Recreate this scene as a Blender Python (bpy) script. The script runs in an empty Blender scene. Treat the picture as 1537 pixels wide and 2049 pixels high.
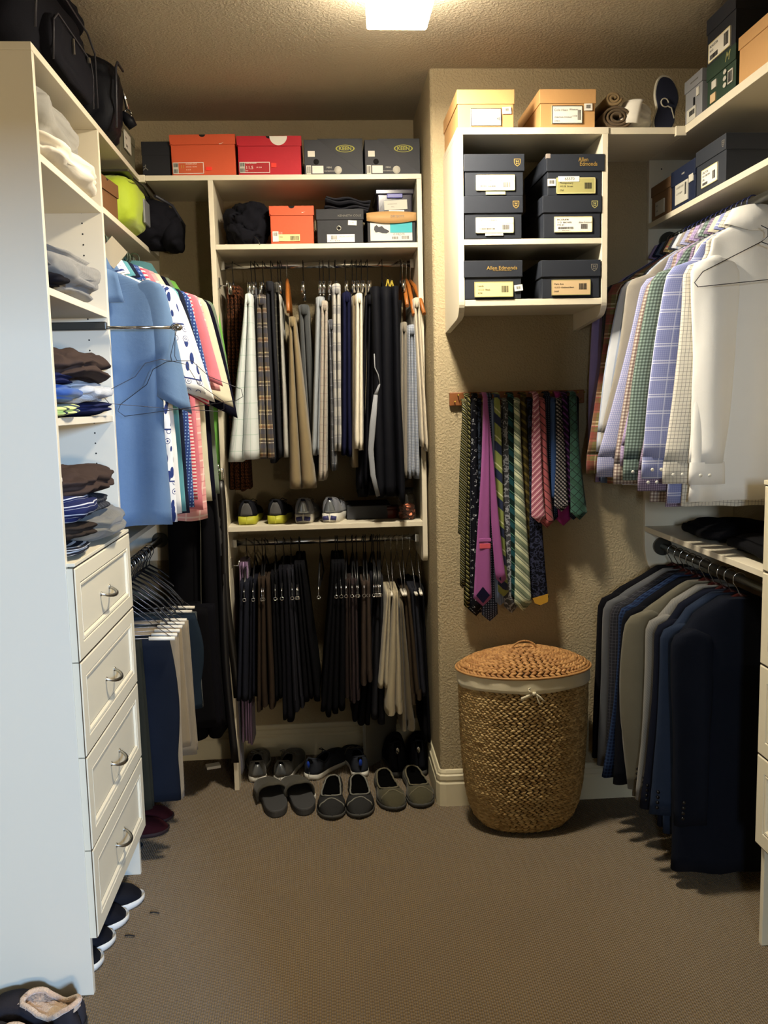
import bpy, math, random
from mathutils import Vector, Matrix, noise
random.seed(7)
S = bpy.context.scene
COL = bpy.context.scene.collection

# ------------------------------------------------------------------ camera
CAM_H = 1.55
F = 1800.0
YAW, PITCH, ROLL = 0.06350, 0.12085, 0.02288
_cy, _sy, _cp, _sp = math.cos(YAW), math.sin(YAW), math.cos(PITCH), math.sin(PITCH)
_f = Vector((_sy*_cp, _cy*_cp, -_sp)); _r = Vector((_cy, -_sy, 0)); _d = _f.cross(_r)
_cr, _sr = math.cos(ROLL), math.sin(ROLL)
CR, CD, CF = _cr*_r + _sr*_d, -_sr*_r + _cr*_d, _f
cam = bpy.data.objects.new('camera', bpy.data.cameras.new('camera'))
COL.objects.link(cam)
cam.matrix_world = Matrix(((CR.x, -CD.x, -CF.x, 0), (CR.y, -CD.y, -CF.y, 0), (CR.z, -CD.z, -CF.z, CAM_H), (0, 0, 0, 1)))
cam.data.sensor_fit = 'VERTICAL'; cam.data.sensor_height = 36; cam.data.lens = 36*F/2049
cam.data.clip_start = 0.02
S.camera = cam

# ------------------------------------------------------------------ light
S.view_settings.view_transform = 'Standard'; S.view_settings.look = 'None'
S.view_settings.exposure = 0.0; S.view_settings.gamma = 1.0; S.view_settings.use_curve_mapping = False
S.cycles.max_bounces = 6
W = bpy.data.worlds.new('world'); S.world = W; W.use_nodes = True
W.node_tree.nodes['Background'].inputs[0].default_value = (0.62, 0.78, 1.0, 1)
W.node_tree.nodes['Background'].inputs[1].default_value = 0.05
def area(name, loc, direction, sx, sy, power, col):
    l = bpy.data.lights.new(name, 'AREA'); l.shape = 'RECTANGLE'; l.size = sx; l.size_y = sy
    l.energy = power; l.color = col
    o = bpy.data.objects.new(name, l); COL.objects.link(o); o.location = loc
    o.rotation_euler = Vector(direction).to_track_quat('-Z', 'Y').to_euler()
    return o
# daylight from the window of the next room, entering through the doorway beside the camera
area('daylight', (1.75, -3.1, 2.05), (-2.5, 5.3, -.6), .22, .5, 430, (0.37, 0.60, 1.0))
area('warm_fill', (1.45, -2.9, 1.15), (-2.3, 5.2, .3), .4, .4, 95, (1.0, 0.84, 0.62))  # added warm fill for the tower's near panel; no lamp stands there
# added cool fill through the doorway, brightening the right-hand rods
area('cool_fill_right', (-.42, -3.1, 1.9), (1.5, 5.6, -.2), .3, .6, 90, (0.72, 0.86, 1.0))
# added weak fill from behind the camera, no fixture of its own
area('room_fill', (.5, -2.2, 2.2), (-.1, 1, -.35), 1.4, .8, 7, (1.0, .90, .78))

# ------------------------------------------------------------------ helpers
def at(px, py, Y):
    """world point on the vertical plane Y (a measured plane of the room) seen at that place in the photograph"""
    v = CR*((px-768.5)/F) + CD*((py-1024.5)/F) + CF
    t = Y/v.y
    return Vector((v.x*t, Y, CAM_H + v.z*t))
def atx(px, py, X):
    v = CR*((px-768.5)/F) + CD*((py-1024.5)/F) + CF
    t = X/v.x
    return Vector((X, v.y*t, CAM_H + v.z*t))
def atz(px, py, Z):
    v = CR*((px-768.5)/F) + CD*((py-1024.5)/F) + CF
    t = (Z-CAM_H)/v.z
    return Vector((v.x*t, v.y*t, Z))
def lin(h):
    if isinstance(h, (tuple, list)): return tuple(h[:3])
    h = h.lstrip('#'); o = []
    for i in (0, 2, 4):
        c = int(h[i:i+2], 16)/255
        o.append(c/12.92 if c <= .04045 else ((c+.055)/1.055)**2.4)
    return tuple(o)

class N:
    def __init__(s, name):
        s.m = bpy.data.materials.new(name); s.m.use_nodes = True; s.t = s.m.node_tree; s.n = s.t.nodes; s.l = s.t.links
        s.b = s.n['Principled BSDF']
    def node(s, typ, **kw):
        n = s.n.new(typ)
        for k, v in kw.items(): setattr(n, k, v)
        return n
    def val(s, sock, v):
        if isinstance(v, bpy.types.NodeSocket): s.l.new(v, sock)
        elif v is not None: sock.default_value = v
    def math(s, op, a, b=None, c=None):
        n = s.node('ShaderNodeMath', operation=op); s.val(n.inputs[0], a)
        if b is not None: s.val(n.inputs[1], b)
        if c is not None: s.val(n.inputs[2], c)
        return n.outputs[0]
    def mix(s, fac, a, b, typ='MIX'):
        n = s.node('ShaderNodeMix', data_type='RGBA', blend_type=typ)
        s.val(n.inputs[0], fac)
        s.val(n.inputs[6], a if isinstance(a, bpy.types.NodeSocket) else (*a, 1)); s.val(n.inputs[7], b if isinstance(b, bpy.types.NodeSocket) else (*b, 1))
        return n.outputs[2]
    def noise(s, vec, scale, detail=2, rough=.5):
        n = s.node('ShaderNodeTexNoise'); n.inputs['Scale'].default_value = scale; n.inputs['Detail'].default_value = detail; n.inputs['Roughness'].default_value = rough
        if vec is not None: s.l.new(vec, n.inputs['Vector'])
        return n.outputs[0]
    def obj(s): return s.node('ShaderNodeTexCoord').outputs['Object']
    def uv(s): return s.node('ShaderNodeTexCoord').outputs['UV']
    def bump(s, h, dist, strength=1.0):
        n = s.node('ShaderNodeBump'); n.inputs['Strength'].default_value = strength; n.inputs['Distance'].default_value = dist
        s.l.new(h, n.inputs['Height']); s.l.new(n.outputs[0], s.b.inputs['Normal'])
    def col(s, c): s.val(s.b.inputs['Base Color'], c if isinstance(c, bpy.types.NodeSocket) else (*lin(c), 1))
    def set(s, rough=.6, metal=0, spec=.5, trans=0, sheen=0, coat=0):
        s.b.inputs['Roughness'].default_value = rough; s.b.inputs['Metallic'].default_value = metal
        s.b.inputs['Specular IOR Level'].default_value = spec; s.b.inputs['Transmission Weight'].default_value = trans
        s.b.inputs['Sheen Weight'].default_value = sheen; s.b.inputs['Coat Weight'].default_value = coat
        return s
_mc = {}
def mat(name, col, rough=.6, metal=0, spec=.5, nscale=0, namt=.0, bscale=0, bdist=0, trans=0, coat=0, sheen=0):
    if name in _mc: return _mc[name]
    k = N(name); k.set(rough, metal, spec, trans, sheen, coat); c = lin(col)
    if nscale:
        k.col(k.mix(k.noise(k.obj(), nscale, 3), tuple(x*(1-namt) for x in c), tuple(min(1, x*(1+namt)) for x in c)))
    else: k.col(c)
    if bscale: k.bump(k.noise(k.obj(), bscale, 2), bdist)
    _mc[name] = k.m; return k.m
def fab(name, base, layers=(), weave=900, var=.12, rough=.9, blotch=None, sheen=.15, dots=None):
    """cloth; layers are woven or printed bands: (a, b, period, duty, phase, colour, alpha) over the cloth's own metric uv"""
    if name in _mc: return _mc[name]
    dk_ = sum(lin(base)) < .12; k = N(name); k.set(.95 if dk_ and rough > .7 else rough, 0, .1 if dk_ else .25, 0, 0 if dk_ else sheen); uv = k.uv()
    sp = k.node('ShaderNodeSeparateXYZ'); k.l.new(uv, sp.inputs[0]); u, v = sp.outputs[0], sp.outputs[1]
    c = lin(base); cur = k.mix(k.noise(uv, 14, 4), tuple(x*(1-var) for x in c), tuple(x*(1+var) for x in c))
    if blotch:
        col2, sc, lo, w = blotch
        vn = k.node('ShaderNodeTexVoronoi', feature='DISTANCE_TO_EDGE'); vn.inputs['Scale'].default_value = sc
        k.l.new(uv, vn.inputs['Vector'])
        nz = k.noise(uv, sc*1.3, 3)
        f = k.math('LESS_THAN', k.math('ABSOLUTE', k.math('SUBTRACT', nz, lo)), w)
        cur = k.mix(f, cur, lin(col2))
    if dots:
        col2, per, rad = dots
        fu = k.math('SUBTRACT', k.math('FRACT', k.math('DIVIDE', u, per)), .5); fv = k.math('SUBTRACT', k.math('FRACT', k.math('DIVIDE', v, per)), .5)
        rr = k.math('ADD', k.math('MULTIPLY', fu, fu), k.math('MULTIPLY', fv, fv))
        cur = k.mix(k.math('LESS_THAN', rr, rad*rad), cur, lin(col2))
    for a, b, per, duty, ph, col, al in layers:
        d = k.math('ADD', k.math('MULTIPLY', u, a), k.math('MULTIPLY', v, b))
        fr = k.math('FRACT', k.math('ADD', k.math('DIVIDE', d, per), ph+100))
        f = k.math('MULTIPLY', k.math('LESS_THAN', fr, duty), al)
        cur = k.mix(f, cur, lin(col))
    k.col(cur)
    k.bump(k.math('ADD', k.noise(uv, weave, 1), k.math('MULTIPLY', k.noise(uv, 30, 3), 3)), .0008, .6)
    _mc[name] = k.m; return k.m

class MB:
    def __init__(s): s.v = []; s.f = []; s.mi = []; s.uv = []; s.sm = []
    def vert(s, p): s.v.append(tuple(p)); return len(s.v)-1
    def face(s, idx, m=0, uv=None, sm=False):
        s.f.append(tuple(idx)); s.mi.append(m); s.uv.append(uv); s.sm.append(sm)
    def box(s, x0, x1, y0, y1, z0, z1, m=0, M=None):
        b = len(s.v)
        for p in ((x0,y0,z0),(x1,y0,z0),(x1,y1,z0),(x0,y1,z0),(x0,y0,z1),(x1,y0,z1),(x1,y1,z1),(x0,y1,z1)):
            s.v.append(tuple(M @ Vector(p)) if M else p)
        for f in ((0,3,2,1),(4,5,6,7),(0,1,5,4),(1,2,6,5),(2,3,7,6),(3,0,4,7)): s.face([b+i for i in f], m)
        return s
    def grid(s, P, closed_u=False, closed_v=False, m=0, uv=None, sm=True, cap0=False, cap1=False):
        """P[v][u] rows of points"""
        b = len(s.v); nv, nu = len(P), len(P[0])
        for row in P:
            for p in row: s.v.append(tuple(p))
        for j in range(nv if closed_v else nv-1):
            j2 = (j+1) % nv
            for i in range(nu if closed_u else nu-1):
                i2 = (i+1) % nu
                q = None
                if uv:
                    ui, ui2 = uv[j][i], uv[j][i+1 if i+1 < len(uv[j]) else i]
                    vi, vi2 = uv[min(j+1, nv-1)][i], uv[min(j+1, nv-1)][i+1 if i+1 < len(uv[j]) else i]
                    q = [ui, ui2, vi2, vi]
                s.face([b+j*nu+i, b+j*nu+i2, b+j2*nu+i2, b+j2*nu+i], m, q, sm)
        if cap0: s.face([b+i for i in range(nu)][::-1], m, None, False)
        if cap1: s.face([b+(nv-1)*nu+i for i in range(nu)], m, None, False)
        return s
    def tube(s, path, r, n=8, m=0, caps=True, flat=None):
        path = [Vector(p) for p in path]; rows = []
        rr = r if isinstance(r, (list, tuple)) else [r]*len(path)
        t0 = (path[1]-path[0]).normalized()
        up = Vector((0, 0, 1)) if abs(t0.z) < .9 else Vector((1, 0, 0))
        nrm = t0.cross(up).normalized(); prev = t0
        for i, p in enumerate(path):
            if i == 0: t = t0
            elif i == len(path)-1: t = (path[-1]-path[-2]).normalized()
            else: t = ((path[i+1]-p).normalized()+(p-path[i-1]).normalized())
            if t.length < 1e-6: t = prev.copy()
            t.normalize()
            nrm = (nrm - t*nrm.dot(t))
            if nrm.length < 1e-6: nrm = t.orthogonal()
            nrm.normalize(); bn = t.cross(nrm); prev = t
            rows.append([p + (nrm*math.cos(a)+bn*math.sin(a)*(flat or 1))*rr[i] for a in [2*math.pi*k/n for k in range(n)]])
        s.grid(rows, closed_u=True, m=m, cap0=caps, cap1=caps); return s
    def lathe(s, prof, n=32, m=0, c=(0, 0, 0), sx=1, sy=1, wob=None):
        rows = []
        for r, z in prof:
            rows.append([(c[0]+r*sx*math.cos(a), c[1]+r*sy*math.sin(a), c[2]+z) for a in [2*math.pi*k/n for k in range(n)]])
        s.grid(rows, closed_u=True, m=m, cap0=prof[0][0] > 1e-4, cap1=prof[-1][0] > 1e-4); return s
    def prism(s, poly, axis, a, b, m=0):
        """polygon (2D) extruded along axis 'x','y','z' from a to b"""
        def P(p, t): return {'x': (t, p[0], p[1]), 'y': (p[0], t, p[1]), 'z': (p[0], p[1], t)}[axis]
        i0 = len(s.v); n = len(poly)
        for p in poly: s.v.append(P(p, a))
        for p in poly: s.v.append(P(p, b))
        s.face(range(i0, i0+n), m); s.face(list(range(i0+n, i0+2*n))[::-1], m)
        for i in range(n):
            j = (i+1) % n; s.face([i0+j, i0+i, i0+n+i, i0+n+j], m)
        return s
    def build(s, name, mats, parent=None, bevel=0, smooth=None, subsurf=0, solid=0, fixn=True):
        me = bpy.data.meshes.new(name); me.from_pydata(s.v, [], s.f)
        for m in (mats if isinstance(mats, (list, tuple)) else [mats]): me.materials.append(m)
        me.polygons.foreach_set('material_index', s.mi)
        me.polygons.foreach_set('use_smooth', [bool(x) if smooth is None else smooth for x in s.sm])
        if any(u is not None for u in s.uv):
            ul = me.uv_layers.new(name='UVMap').data; k = 0
            for f, u in zip(s.f, s.uv):
                for q in range(len(f)):
                    ul[k].uv = u[q] if u else (s.v[f[q]][0]+s.v[f[q]][1], s.v[f[q]][2]); k += 1
        me.update()
        if fixn:
            import bmesh
            bm = bmesh.new(); bm.from_mesh(me); bmesh.ops.recalc_face_normals(bm, faces=bm.faces); bm.to_mesh(me); bm.free()
        o = bpy.data.objects.new(name, me); COL.objects.link(o)
        if parent: o.parent = parent
        if bevel:
            md = o.modifiers.new('bevel', 'BEVEL'); md.width = bevel; md.segments = 2; md.limit_method = 'ANGLE'; md.harden_normals = False
        if solid:
            md = o.modifiers.new('solid', 'SOLIDIFY'); md.thickness = solid; md.offset = 0
        if subsurf:
            md = o.modifiers.new('sub', 'SUBSURF'); md.levels = subsurf; md.render_levels = subsurf
        return o
def tag(o, label=None, cat=None, group=None, kind=None):
    if label: o['label'] = label
    if cat: o['category'] = cat
    if group: o['group'] = group
    if kind: o['kind'] = kind
    return o
def empty(name, loc=(0, 0, 0), rz=0, label=None, cat=None, group=None):
    o = bpy.data.objects.new(name, None); COL.objects.link(o); o.location = loc; o.rotation_euler = (0, 0, rz)
    return tag(o, label, cat, group)
def struct(name, mb, m, **kw): return tag(mb.build(name, m, **kw), kind='structure')
def boxpart(name, m, parent, *b, bevel=.0012, M=None): return MB().box(*b, M=M).build(name, m, parent, bevel=bevel)
def text(body, size, loc, rot, m, parent, name='lettering', align='CENTER', ext=.0002, sx=1.0, bold=0.0, shear=0):
    cu = bpy.data.curves.new(name, 'FONT'); cu.body = body; cu.size = size; cu.align_x = align; cu.align_y = 'CENTER'; cu.extrude = ext; cu.offset = bold
    cu.resolution_u = 2; cu.shear = shear; cu.materials.append(m)
    tmp = bpy.data.objects.new('t', cu); COL.objects.link(tmp)
    bpy.context.view_layer.update()
    me = bpy.data.meshes.new_from_object(tmp.evaluated_get(bpy.context.evaluated_depsgraph_get()))
    bpy.data.objects.remove(tmp); bpy.data.curves.remove(cu)
    o = bpy.data.objects.new(name, me); COL.objects.link(o); o.location = loc; o.rotation_euler = rot; o.scale = (sx, 1, 1)
    if parent: o.parent = parent
    return o

# ------------------------------------------------------------------ materials of the room
LAM = mat('white_laminate', '#d8cfb9', .45, nscale=3, namt=.015, bscale=350, bdist=.00005)
CHROME = mat('chrome', '#c9c9c9', .16, 1.0)
NICKEL = mat('brushed_nickel', '#a9a69d', .3, 1.0)
GREYM = mat('grey_steel', '#57564f', .35, .8)
BLACKP = mat('black_plastic', '#0c0c0d', .4)
DARKHOLE = mat('dark_hole', '#0a0908', .9)
WHITEP = mat('white_paper', '#e6e2d6', .7, nscale=40, namt=.03)
GLAZE = mat('drawer_glaze', '#4c3d27', .7)
DRW = mat('drawer_paint', '#ddd3b8', .42, nscale=6, namt=.02)

def wall_mat(name, col, bs, bd):
    k = N(name); k.set(.85, spec=.25); o = k.obj(); c = lin(col)
    k.col(k.mix(k.noise(o, 5, 4), tuple(x*.96 for x in c), tuple(x*1.04 for x in c)))
    n1 = k.noise(o, bs, 3, .55); r = k.node('ShaderNodeMapRange'); k.l.new(n1, r.inputs[0]); r.inputs[1].default_value = .42; r.inputs[2].default_value = .62
    k.bump(r.outputs[0], bd); return k.m
WALL = wall_mat('tan_wall_paint', '#a8997a', 120, .0012)
CEIL = wall_mat('ceiling_paint', '#b5aa94', 115, .0013)
BASE = mat('baseboard_paint', '#d9cfb0', .5)
def carpet_mat():
    k = N('ribbed_carpet'); k.set(.97, spec=.1, sheen=.3); o = k.obj()
    sp = k.node('ShaderNodeSeparateXYZ'); k.l.new(o, sp.inputs[0]); x, y = sp.outputs[0], sp.outputs[1]
    n = k.noise(o, 6, 2); x2 = k.math('ADD', x, k.math('MULTIPLY', n, .006)); 
    # rows of loops: cells .0105 by .0085
    cx = k.math('SINE', k.math('MULTIPLY', x2, 2*math.pi/.0125)); 
    stag = k.math('MULTIPLY', k.math('GREATER_THAN', k.math('FRACT', k.math('DIVIDE', x2, .025)), .5), .5)
    cyy = k.math('SINE', k.math('MULTIPLY', k.math('ADD', k.math('DIVIDE', y, .0125), stag), 2*math.pi))
    h = k.math('ADD', k.math('MULTIPLY', k.math('ABSOLUTE', cx), 1.1), k.math('MULTIPLY', cyy, .32))
    h = k.math('ADD', h, k.math('MULTIPLY', k.noise(o, 500, 2), .9))
    m1 = k.node('ShaderNodeMapRange'); k.l.new(h, m1.inputs[0]); m1.inputs[1].default_value = .3; m1.inputs[2].default_value = 1.9
    base = k.mix(m1.outputs[0], lin('#38250f'), lin('#8f7340'))
    nn = k.noise(o, 260, 2, .7); r = k.node('ShaderNodeMapRange'); k.l.new(nn, r.inputs[0]); r.inputs[1].default_value = .52; r.inputs[2].default_value = .72
    base = k.mix(k.math('MULTIPLY', r.outputs[0], .45), base, lin('#c9a768'))
    nb = k.noise(o, 3.5, 3); base = k.mix(k.math('MULTIPLY', nb, .35), base, lin('#48331a'))
    k.col(base); k.bump(h, .0035); return k.m
CARPET = carpet_mat()

# ------------------------------------------------------------------ room shell
XW0, XW1, YB, YH, ZC = -1.02, 1.53, 3.88, 3.30, 2.71
XCOL = 0.405; WYY = -.42
struct('floor', MB().box(-2.2, 2.7, -4.3, YB+.1, -.05, 0), CARPET)
struct('ceiling', MB().box(-2.2, 2.7, -4.3, YB+.1, ZC, ZC+.06), CEIL)
struct('wall_left', MB().box(XW0-.1, XW0, WYY, YB+.1, 0, ZC), WALL)
struct('wall_right', MB().box(XW1, XW1+.1, WYY, YH, 0, ZC), WALL)
struct('wall_back', MB().box(XW0, XCOL, YB, YB+.1, 0, ZC), WALL)
# the bumped-out wall of the tie rack, with its rounded drywall corner
r_ = .016; prof = [(XCOL+r_-r_*math.cos(a), YH+r_-r_*math.sin(a)) for a in [math.pi/2*k/6 for k in range(7)]]
struct('wall_back_right', MB().prism(prof+[(XW1+.1, YH), (XW1+.1, YB+.1), (XCOL, YB+.1)], 'z', 0, ZC), WALL)
# unseen wall behind the camera; its doorway is sized to trim the daylight beam
wf = MB(); DX0, DX1, DZ = .17, .80, 2.04; WY = -.42
wf.box(XW0-.1, DX0, WY-.1, WY, 0, ZC); wf.box(DX1, XW1+.1, WY-.1, WY, 0, ZC); wf.box(DX0, DX1, WY-.1, WY, DZ, ZC)
struct('wall_front', wf, WALL)
dj = MB(); dj.box(DX0, DX0+.02, WY-.1, WY+.01, 0, DZ); dj.box(DX1-.02, DX1, WY-.1, WY+.01, 0, DZ); dj.box(DX0, DX1, WY-.1, WY+.01, DZ-.02, DZ)
struct('unseen_doorway', dj, BASE)  # frame of the unseen opening that shapes the beam
nr = MB(); nr.box(-2.2, -2.1, -4.2, WY-.1, 0, ZC); nr.box(2.6, 2.7, -4.2, WY-.1, 0, ZC); nr.box(-2.2, 2.7, -4.3, -4.2, 0, ZC); struct('wall_outer', nr, WALL)

# baseboards: a moulded profile (offset from wall, height)
BP = [(0, 0), (.016, 0), (.016, .088), (.012, .094), (.012, .1), (.014, .104), (.014, .120), (.009, .125), (.009, .131), (.005, .141), (0, .143)]
def bboard(name, path, m=BASE):
    """path: list of (x,y, nx,ny) corner points with outward offset direction"""
    rows = []
    for x, y, nx, ny in path: rows.append([(x+nx*d, y+ny*d, z) for d, z in BP])
    b = MB(); b.grid(rows, m=0, sm=False, cap0=True, cap1=True); struct(name, b, m)
bboard('baseboard_back', [(XW0, YB, 0, -1), (XCOL, YB, 0, -1)])
c_ = .010
bboard('baseboard_column', [(XCOL, YB, -1, 0), (XCOL, YH+.016, -1, 0), (XCOL+.008, YH+.004, -.8, -.8), (XCOL+.02, YH, 0, -1), (XW1, YH, 0, -1)])
bboard('baseboard_left', [(XW0, YB, 1, 0), (XW0, 2.93, 1, 0)])
bboard('baseboard_right', [(XW1, 2.32, -1, 0), (XW1, YH, -1, 0)])

# ------------------------------------------------------------------ ceiling lamp
lamp = empty('ceiling_lamp', (.24, 2.62, ZC), label='bright square frosted glass lamp on the ceiling', cat='lamp')
k = N('lamp_glow'); k.col('#fff3d8'); k.b.inputs['Emission Color'].default_value = (1, .88, .70, 1); k.b.inputs['Emission Strength'].default_value = 55
GLOW = k.m
MB().box(-.07, .07, -.07, .07, -.02, 0).build('ceiling_plate', CHROME, lamp, bevel=.002)
sh = MB()
def ring(w, z): return [(-w, -w, z), (w, -w, z), (w, w, z), (-w, w, z)]
sh.grid([ring(.083, -.02), ring(.088, -.03), ring(.086, -.100), ring(.083, -.106)], closed_u=True, sm=False, cap0=True, cap1=True)
shade = sh.build('glass_shade', GLOW, lamp, bevel=.003)
a_ = area('lamp_light', (.24, 2.62, ZC-.112), (0, 0, -1), .16, .16, 40, (1, .90, .72)); a_.parent = lamp; a_.location = (0, 0, -.112)
def pl(name, loc, p, r=.02):
    l = bpy.data.lights.new(name, 'POINT'); l.energy = p; l.shadow_soft_size = r; l.color = (1, .80, .52)
    o = bpy.data.objects.new(name, l); COL.objects.link(o); o.location = loc; return o

# ------------------------------------------------------------------ closet system
T = .019
YT0, YT1 = 2.275, 2.914          # tower: near and far panel
XF = -.66                        # front plane of the left run
def holes(parent, pts, axis):
    b = MB()
    for x, y, z in pts:
        ring_ = []
        for a in range(8):
            c, s_ = .0027*math.cos(a*math.pi/4), .0027*math.sin(a*math.pi/4)
            ring_.append((x+c, y, z+s_) if axis == 'y' else (x, y+c, z+s_))
        i0 = len(b.v)
        for p in ring_: b.vert(p)
        b.face(range(i0, i0+8))
    o = b.build('shelf_pin_hole', DARKHOLE, parent); o['kind'] = 'stuff'; return o
def rod(parent, p0, p1, m=CHROME, r=.0125, brk=True, ov=1.0):
    b = MB(); b.tube([p0, p1], r, 16, m=0); o = b.build('hanging_rod', m, parent)
    for sv in o.data.polygons: sv.use_smooth = True
    if brk:
        for p, q in ((p0, p1), (p1, p0)):
            d = (Vector(q)-Vector(p)).normalized(); p = Vector(p)
            bb = MB(); e = p+d*.018
            lo = [min(p[i], e[i])-(.017 if abs(d[i]) < .5 else 0) for i in range(3)]; hi = [max(p[i], e[i])+(.017 if abs(d[i]) < .5 else 0) for i in range(3)]
            bb.box(lo[0], hi[0], lo[1], hi[1], lo[2], hi[2]).build('rod_bracket', m, o, bevel=.002)
    return o

tower = empty('closet_tower', (XW0, YT0, 0), label='white drawer tower with open shelves at the left', cat='closet tower')
def loc(o_): return (-o_.location.x, -o_.location.y, -o_.location.z)
def wbox(name, m, parent, x0, x1, y0, y1, z0, z1, bevel=.0012):
    l = parent.location if parent.parent is None else parent.parent.location
    return MB().box(x0-l.x, x1-l.x, y0-l.y, y1-l.y, z0-l.z, z1-l.z).build(name, m, parent, bevel=bevel)
wbox('side_panel', LAM, tower, XW0, XF, YT0, YT0+T, 0, 2.391)
wbox('side_panel', LAM, tower, XW0, XF, YT1-T, YT1, 0, 2.391)
wbox('top_panel', LAM, tower, XW0, XF, YT0, YT1-.0005, 2.391, 2.41)
wbox('back_panel', LAM, tower, XW0, XW0+.006, YT0+T, YT1-T, .05, 2.391)
for z in (2.165, 1.85, 1.53): wbox('shelf', LAM, tower, XW0+.006, XF-.003, YT0+T, YT1-T, z-T, z)
wbox('drawer_top', DRW, tower, XW0+.006, XF+.021, YT0+.006, YT1-.0005, 1.157, 1.166)
holes(tower, [(x-XW0, YT1-T-.0006-YT0, z) for x in (-.722, -.96) for z in [1.22+.032*i for i in range(34)]], 'y')

def drawer_front_mb(w, h, th=.021, fr=.05):
    """front in the local x (width) z (height) plane, facing -y, centred"""
    b = MB()
    prof = [(0, 0, 0), (0, -(th-.004), 0), (.004, -th, 0), (fr-.008, -th, 0), (fr-.006, -th+.003, 1), (fr-.0045, -th+.003, 1), (fr-.002, -th+.0005, 0), (fr+.004, -th+.0015, 0), (fr+.007, -th+.006, 0), (fr+.008, -th+.008, 1), (fr+.0095, -th+.008, 1), (fr+.011, -th+.008, 0)]
    rows = []
    for d, y, m in prof:
        a, c = w/2-d, h/2-d; rows.append([(-a, y, -c), (a, y, -c), (a, y, c), (-a, y, c)])
    for j in range(len(rows)-1): b.grid(rows[j:j+2], closed_u=True, m=max(prof[j][2], 0) if prof[j+1][2] else 0, sm=False, cap0=(j == 0), cap1=(j == len(rows)-2))
    return b
def edge_line_mb(w, h, th=.021):
    b = MB(); a, c = w/2, h/2
    for s_ in (-1, 1):
        b.box(s_*a-.0006, s_*a+.0006, -th+.0025, -th+.005, -c, c); b.box(-a, a, -th+.0025, -th+.005, s_*c-.0006, s_*c+.0006)
    return b
def bow_handle_mb(L=.1, bow=.03, drop=.012, r=.0042):
    pts = [(-L/2, 0, 0)]
    for i in range(13):
        t = math.pi*i/12; pts.append((-L/2*math.cos(t), -bow*math.sin(t)-.002, -drop*math.sin(t)))
    pts.append((L/2, 0, 0))
    b = MB(); b.tube(pts, [r]+[r*(.75+.5*math.sin(math.pi*i/12)) for i in range(13)]+[r], 8)
    for s_ in (-1, 1): b.tube([(s_*L/2, .001, 0), (s_*L/2, -.004, 0)], r*1.5, 10)
    return b
def drawer(parent, loc_, rz, w, h, depth=.3, handle=True):
    d = MB().box(-w/2+.02, w/2-.02, .0, depth, -h/2+.02, h/2-.03).build('drawer', LAM, parent); d.location = loc_; d.rotation_euler = (0, 0, rz)
    drawer_front_mb(w, h).build('drawer_front', [DRW, GLAZE], d)
    edge_line_mb(w, h).build('glaze_line', GLAZE, d)
    if handle:
        hd = bow_handle_mb().build('handle', NICKEL, d, smooth=True); hd.location = (0, -.0125, 0)
    return d
zs = [1.154, .909, .656, .403, .158]
for i in range(4):
    z0, z1 = zs[i+1]+.0015, zs[i]-.0015
    drawer(tower, (XF-XW0, (YT0+YT1)/2-YT0+.004, (z0+z1)/2), math.pi/2, .640, z1-z0)

# pull-out rod on the tower's far panel
vr = MB(); y_ = YT1-T-.013
vr.box(XW0+.06, XF-.003, YT1-T-.022, YT1-T-.0005, 1.793, 1.818); pr = vr.build('rod_sleeve', GREYM, None, bevel=.003)
vt = empty('pull_out_rod', (XF, y_, 1.8), label='chrome valet rod pulled out from the tower side, in front of the light blue polo', cat='rod')
pr.parent = vt; pr.location = (-XF, -y_, -1.8)
b = MB(); b.tube([(-.03, 0, 0), (.195, 0, -.003)], .0055, 12); b.tube([(.195, 0, -.003), (.2, 0, -.003), (.21, 0, -.003), (.222, 0, -.003), (.228, 0, -.003)], [.006, .010, .0125, .010, .003], 14)
b.build('sliding_rod', CHROME, vt)

# left corner run
lr = empty('corner_shelving', (XW0, YT1, 0), label='white corner shelving along the left wall beyond the drawer tower', cat='shelving')
wbox('top_shelf', LAM, lr, XW0, XF, YT1, YB-.0005, 2.391, 2.41)
wbox('shelf', LAM, lr, XW0, XF, YT1+.0005, YB-T, 2.151, 2.17)
wbox('lower_shelf', LAM, lr, XW0, XW0+.30, YT1, YB-T, 1.062, 1.081)
wbox('end_panel', LAM, lr, XW0, XF, YB-T, YB-.0005, .9, 2.391)
# edge strip where the left and centre top shelves meet
wbox('joint_strip', LAM, lr, XF-.012, XF+.02, 3.524, 3.545, 2.386, 2.412)
def lrod(z, x): 
    o = rod(lr, (x-XW0, .0, z), (x-XW0, YB-T-YT1, z), brk=False)
    b = MB(); b.tube([(x-XW0, YB-T-YT1-.001, z), (x-XW0, YB-T-YT1-.016, z)], .032, 20); b.build('rod_flange', GREYM, o)
lrod(2.105, -.715); lrod(.99, -.715)

# centre unit
YU = 3.526; UX0, UX1 = -.409, .396
cu_ = empty('closet_centre_unit', (UX0, YU, 0), label='white centre closet unit with two hanging rods, left of the tan wall corner', cat='closet unit')
wbox('side_panel', LAM, cu_, UX0, UX0+T, YU, YB, 0, 2.391)
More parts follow.
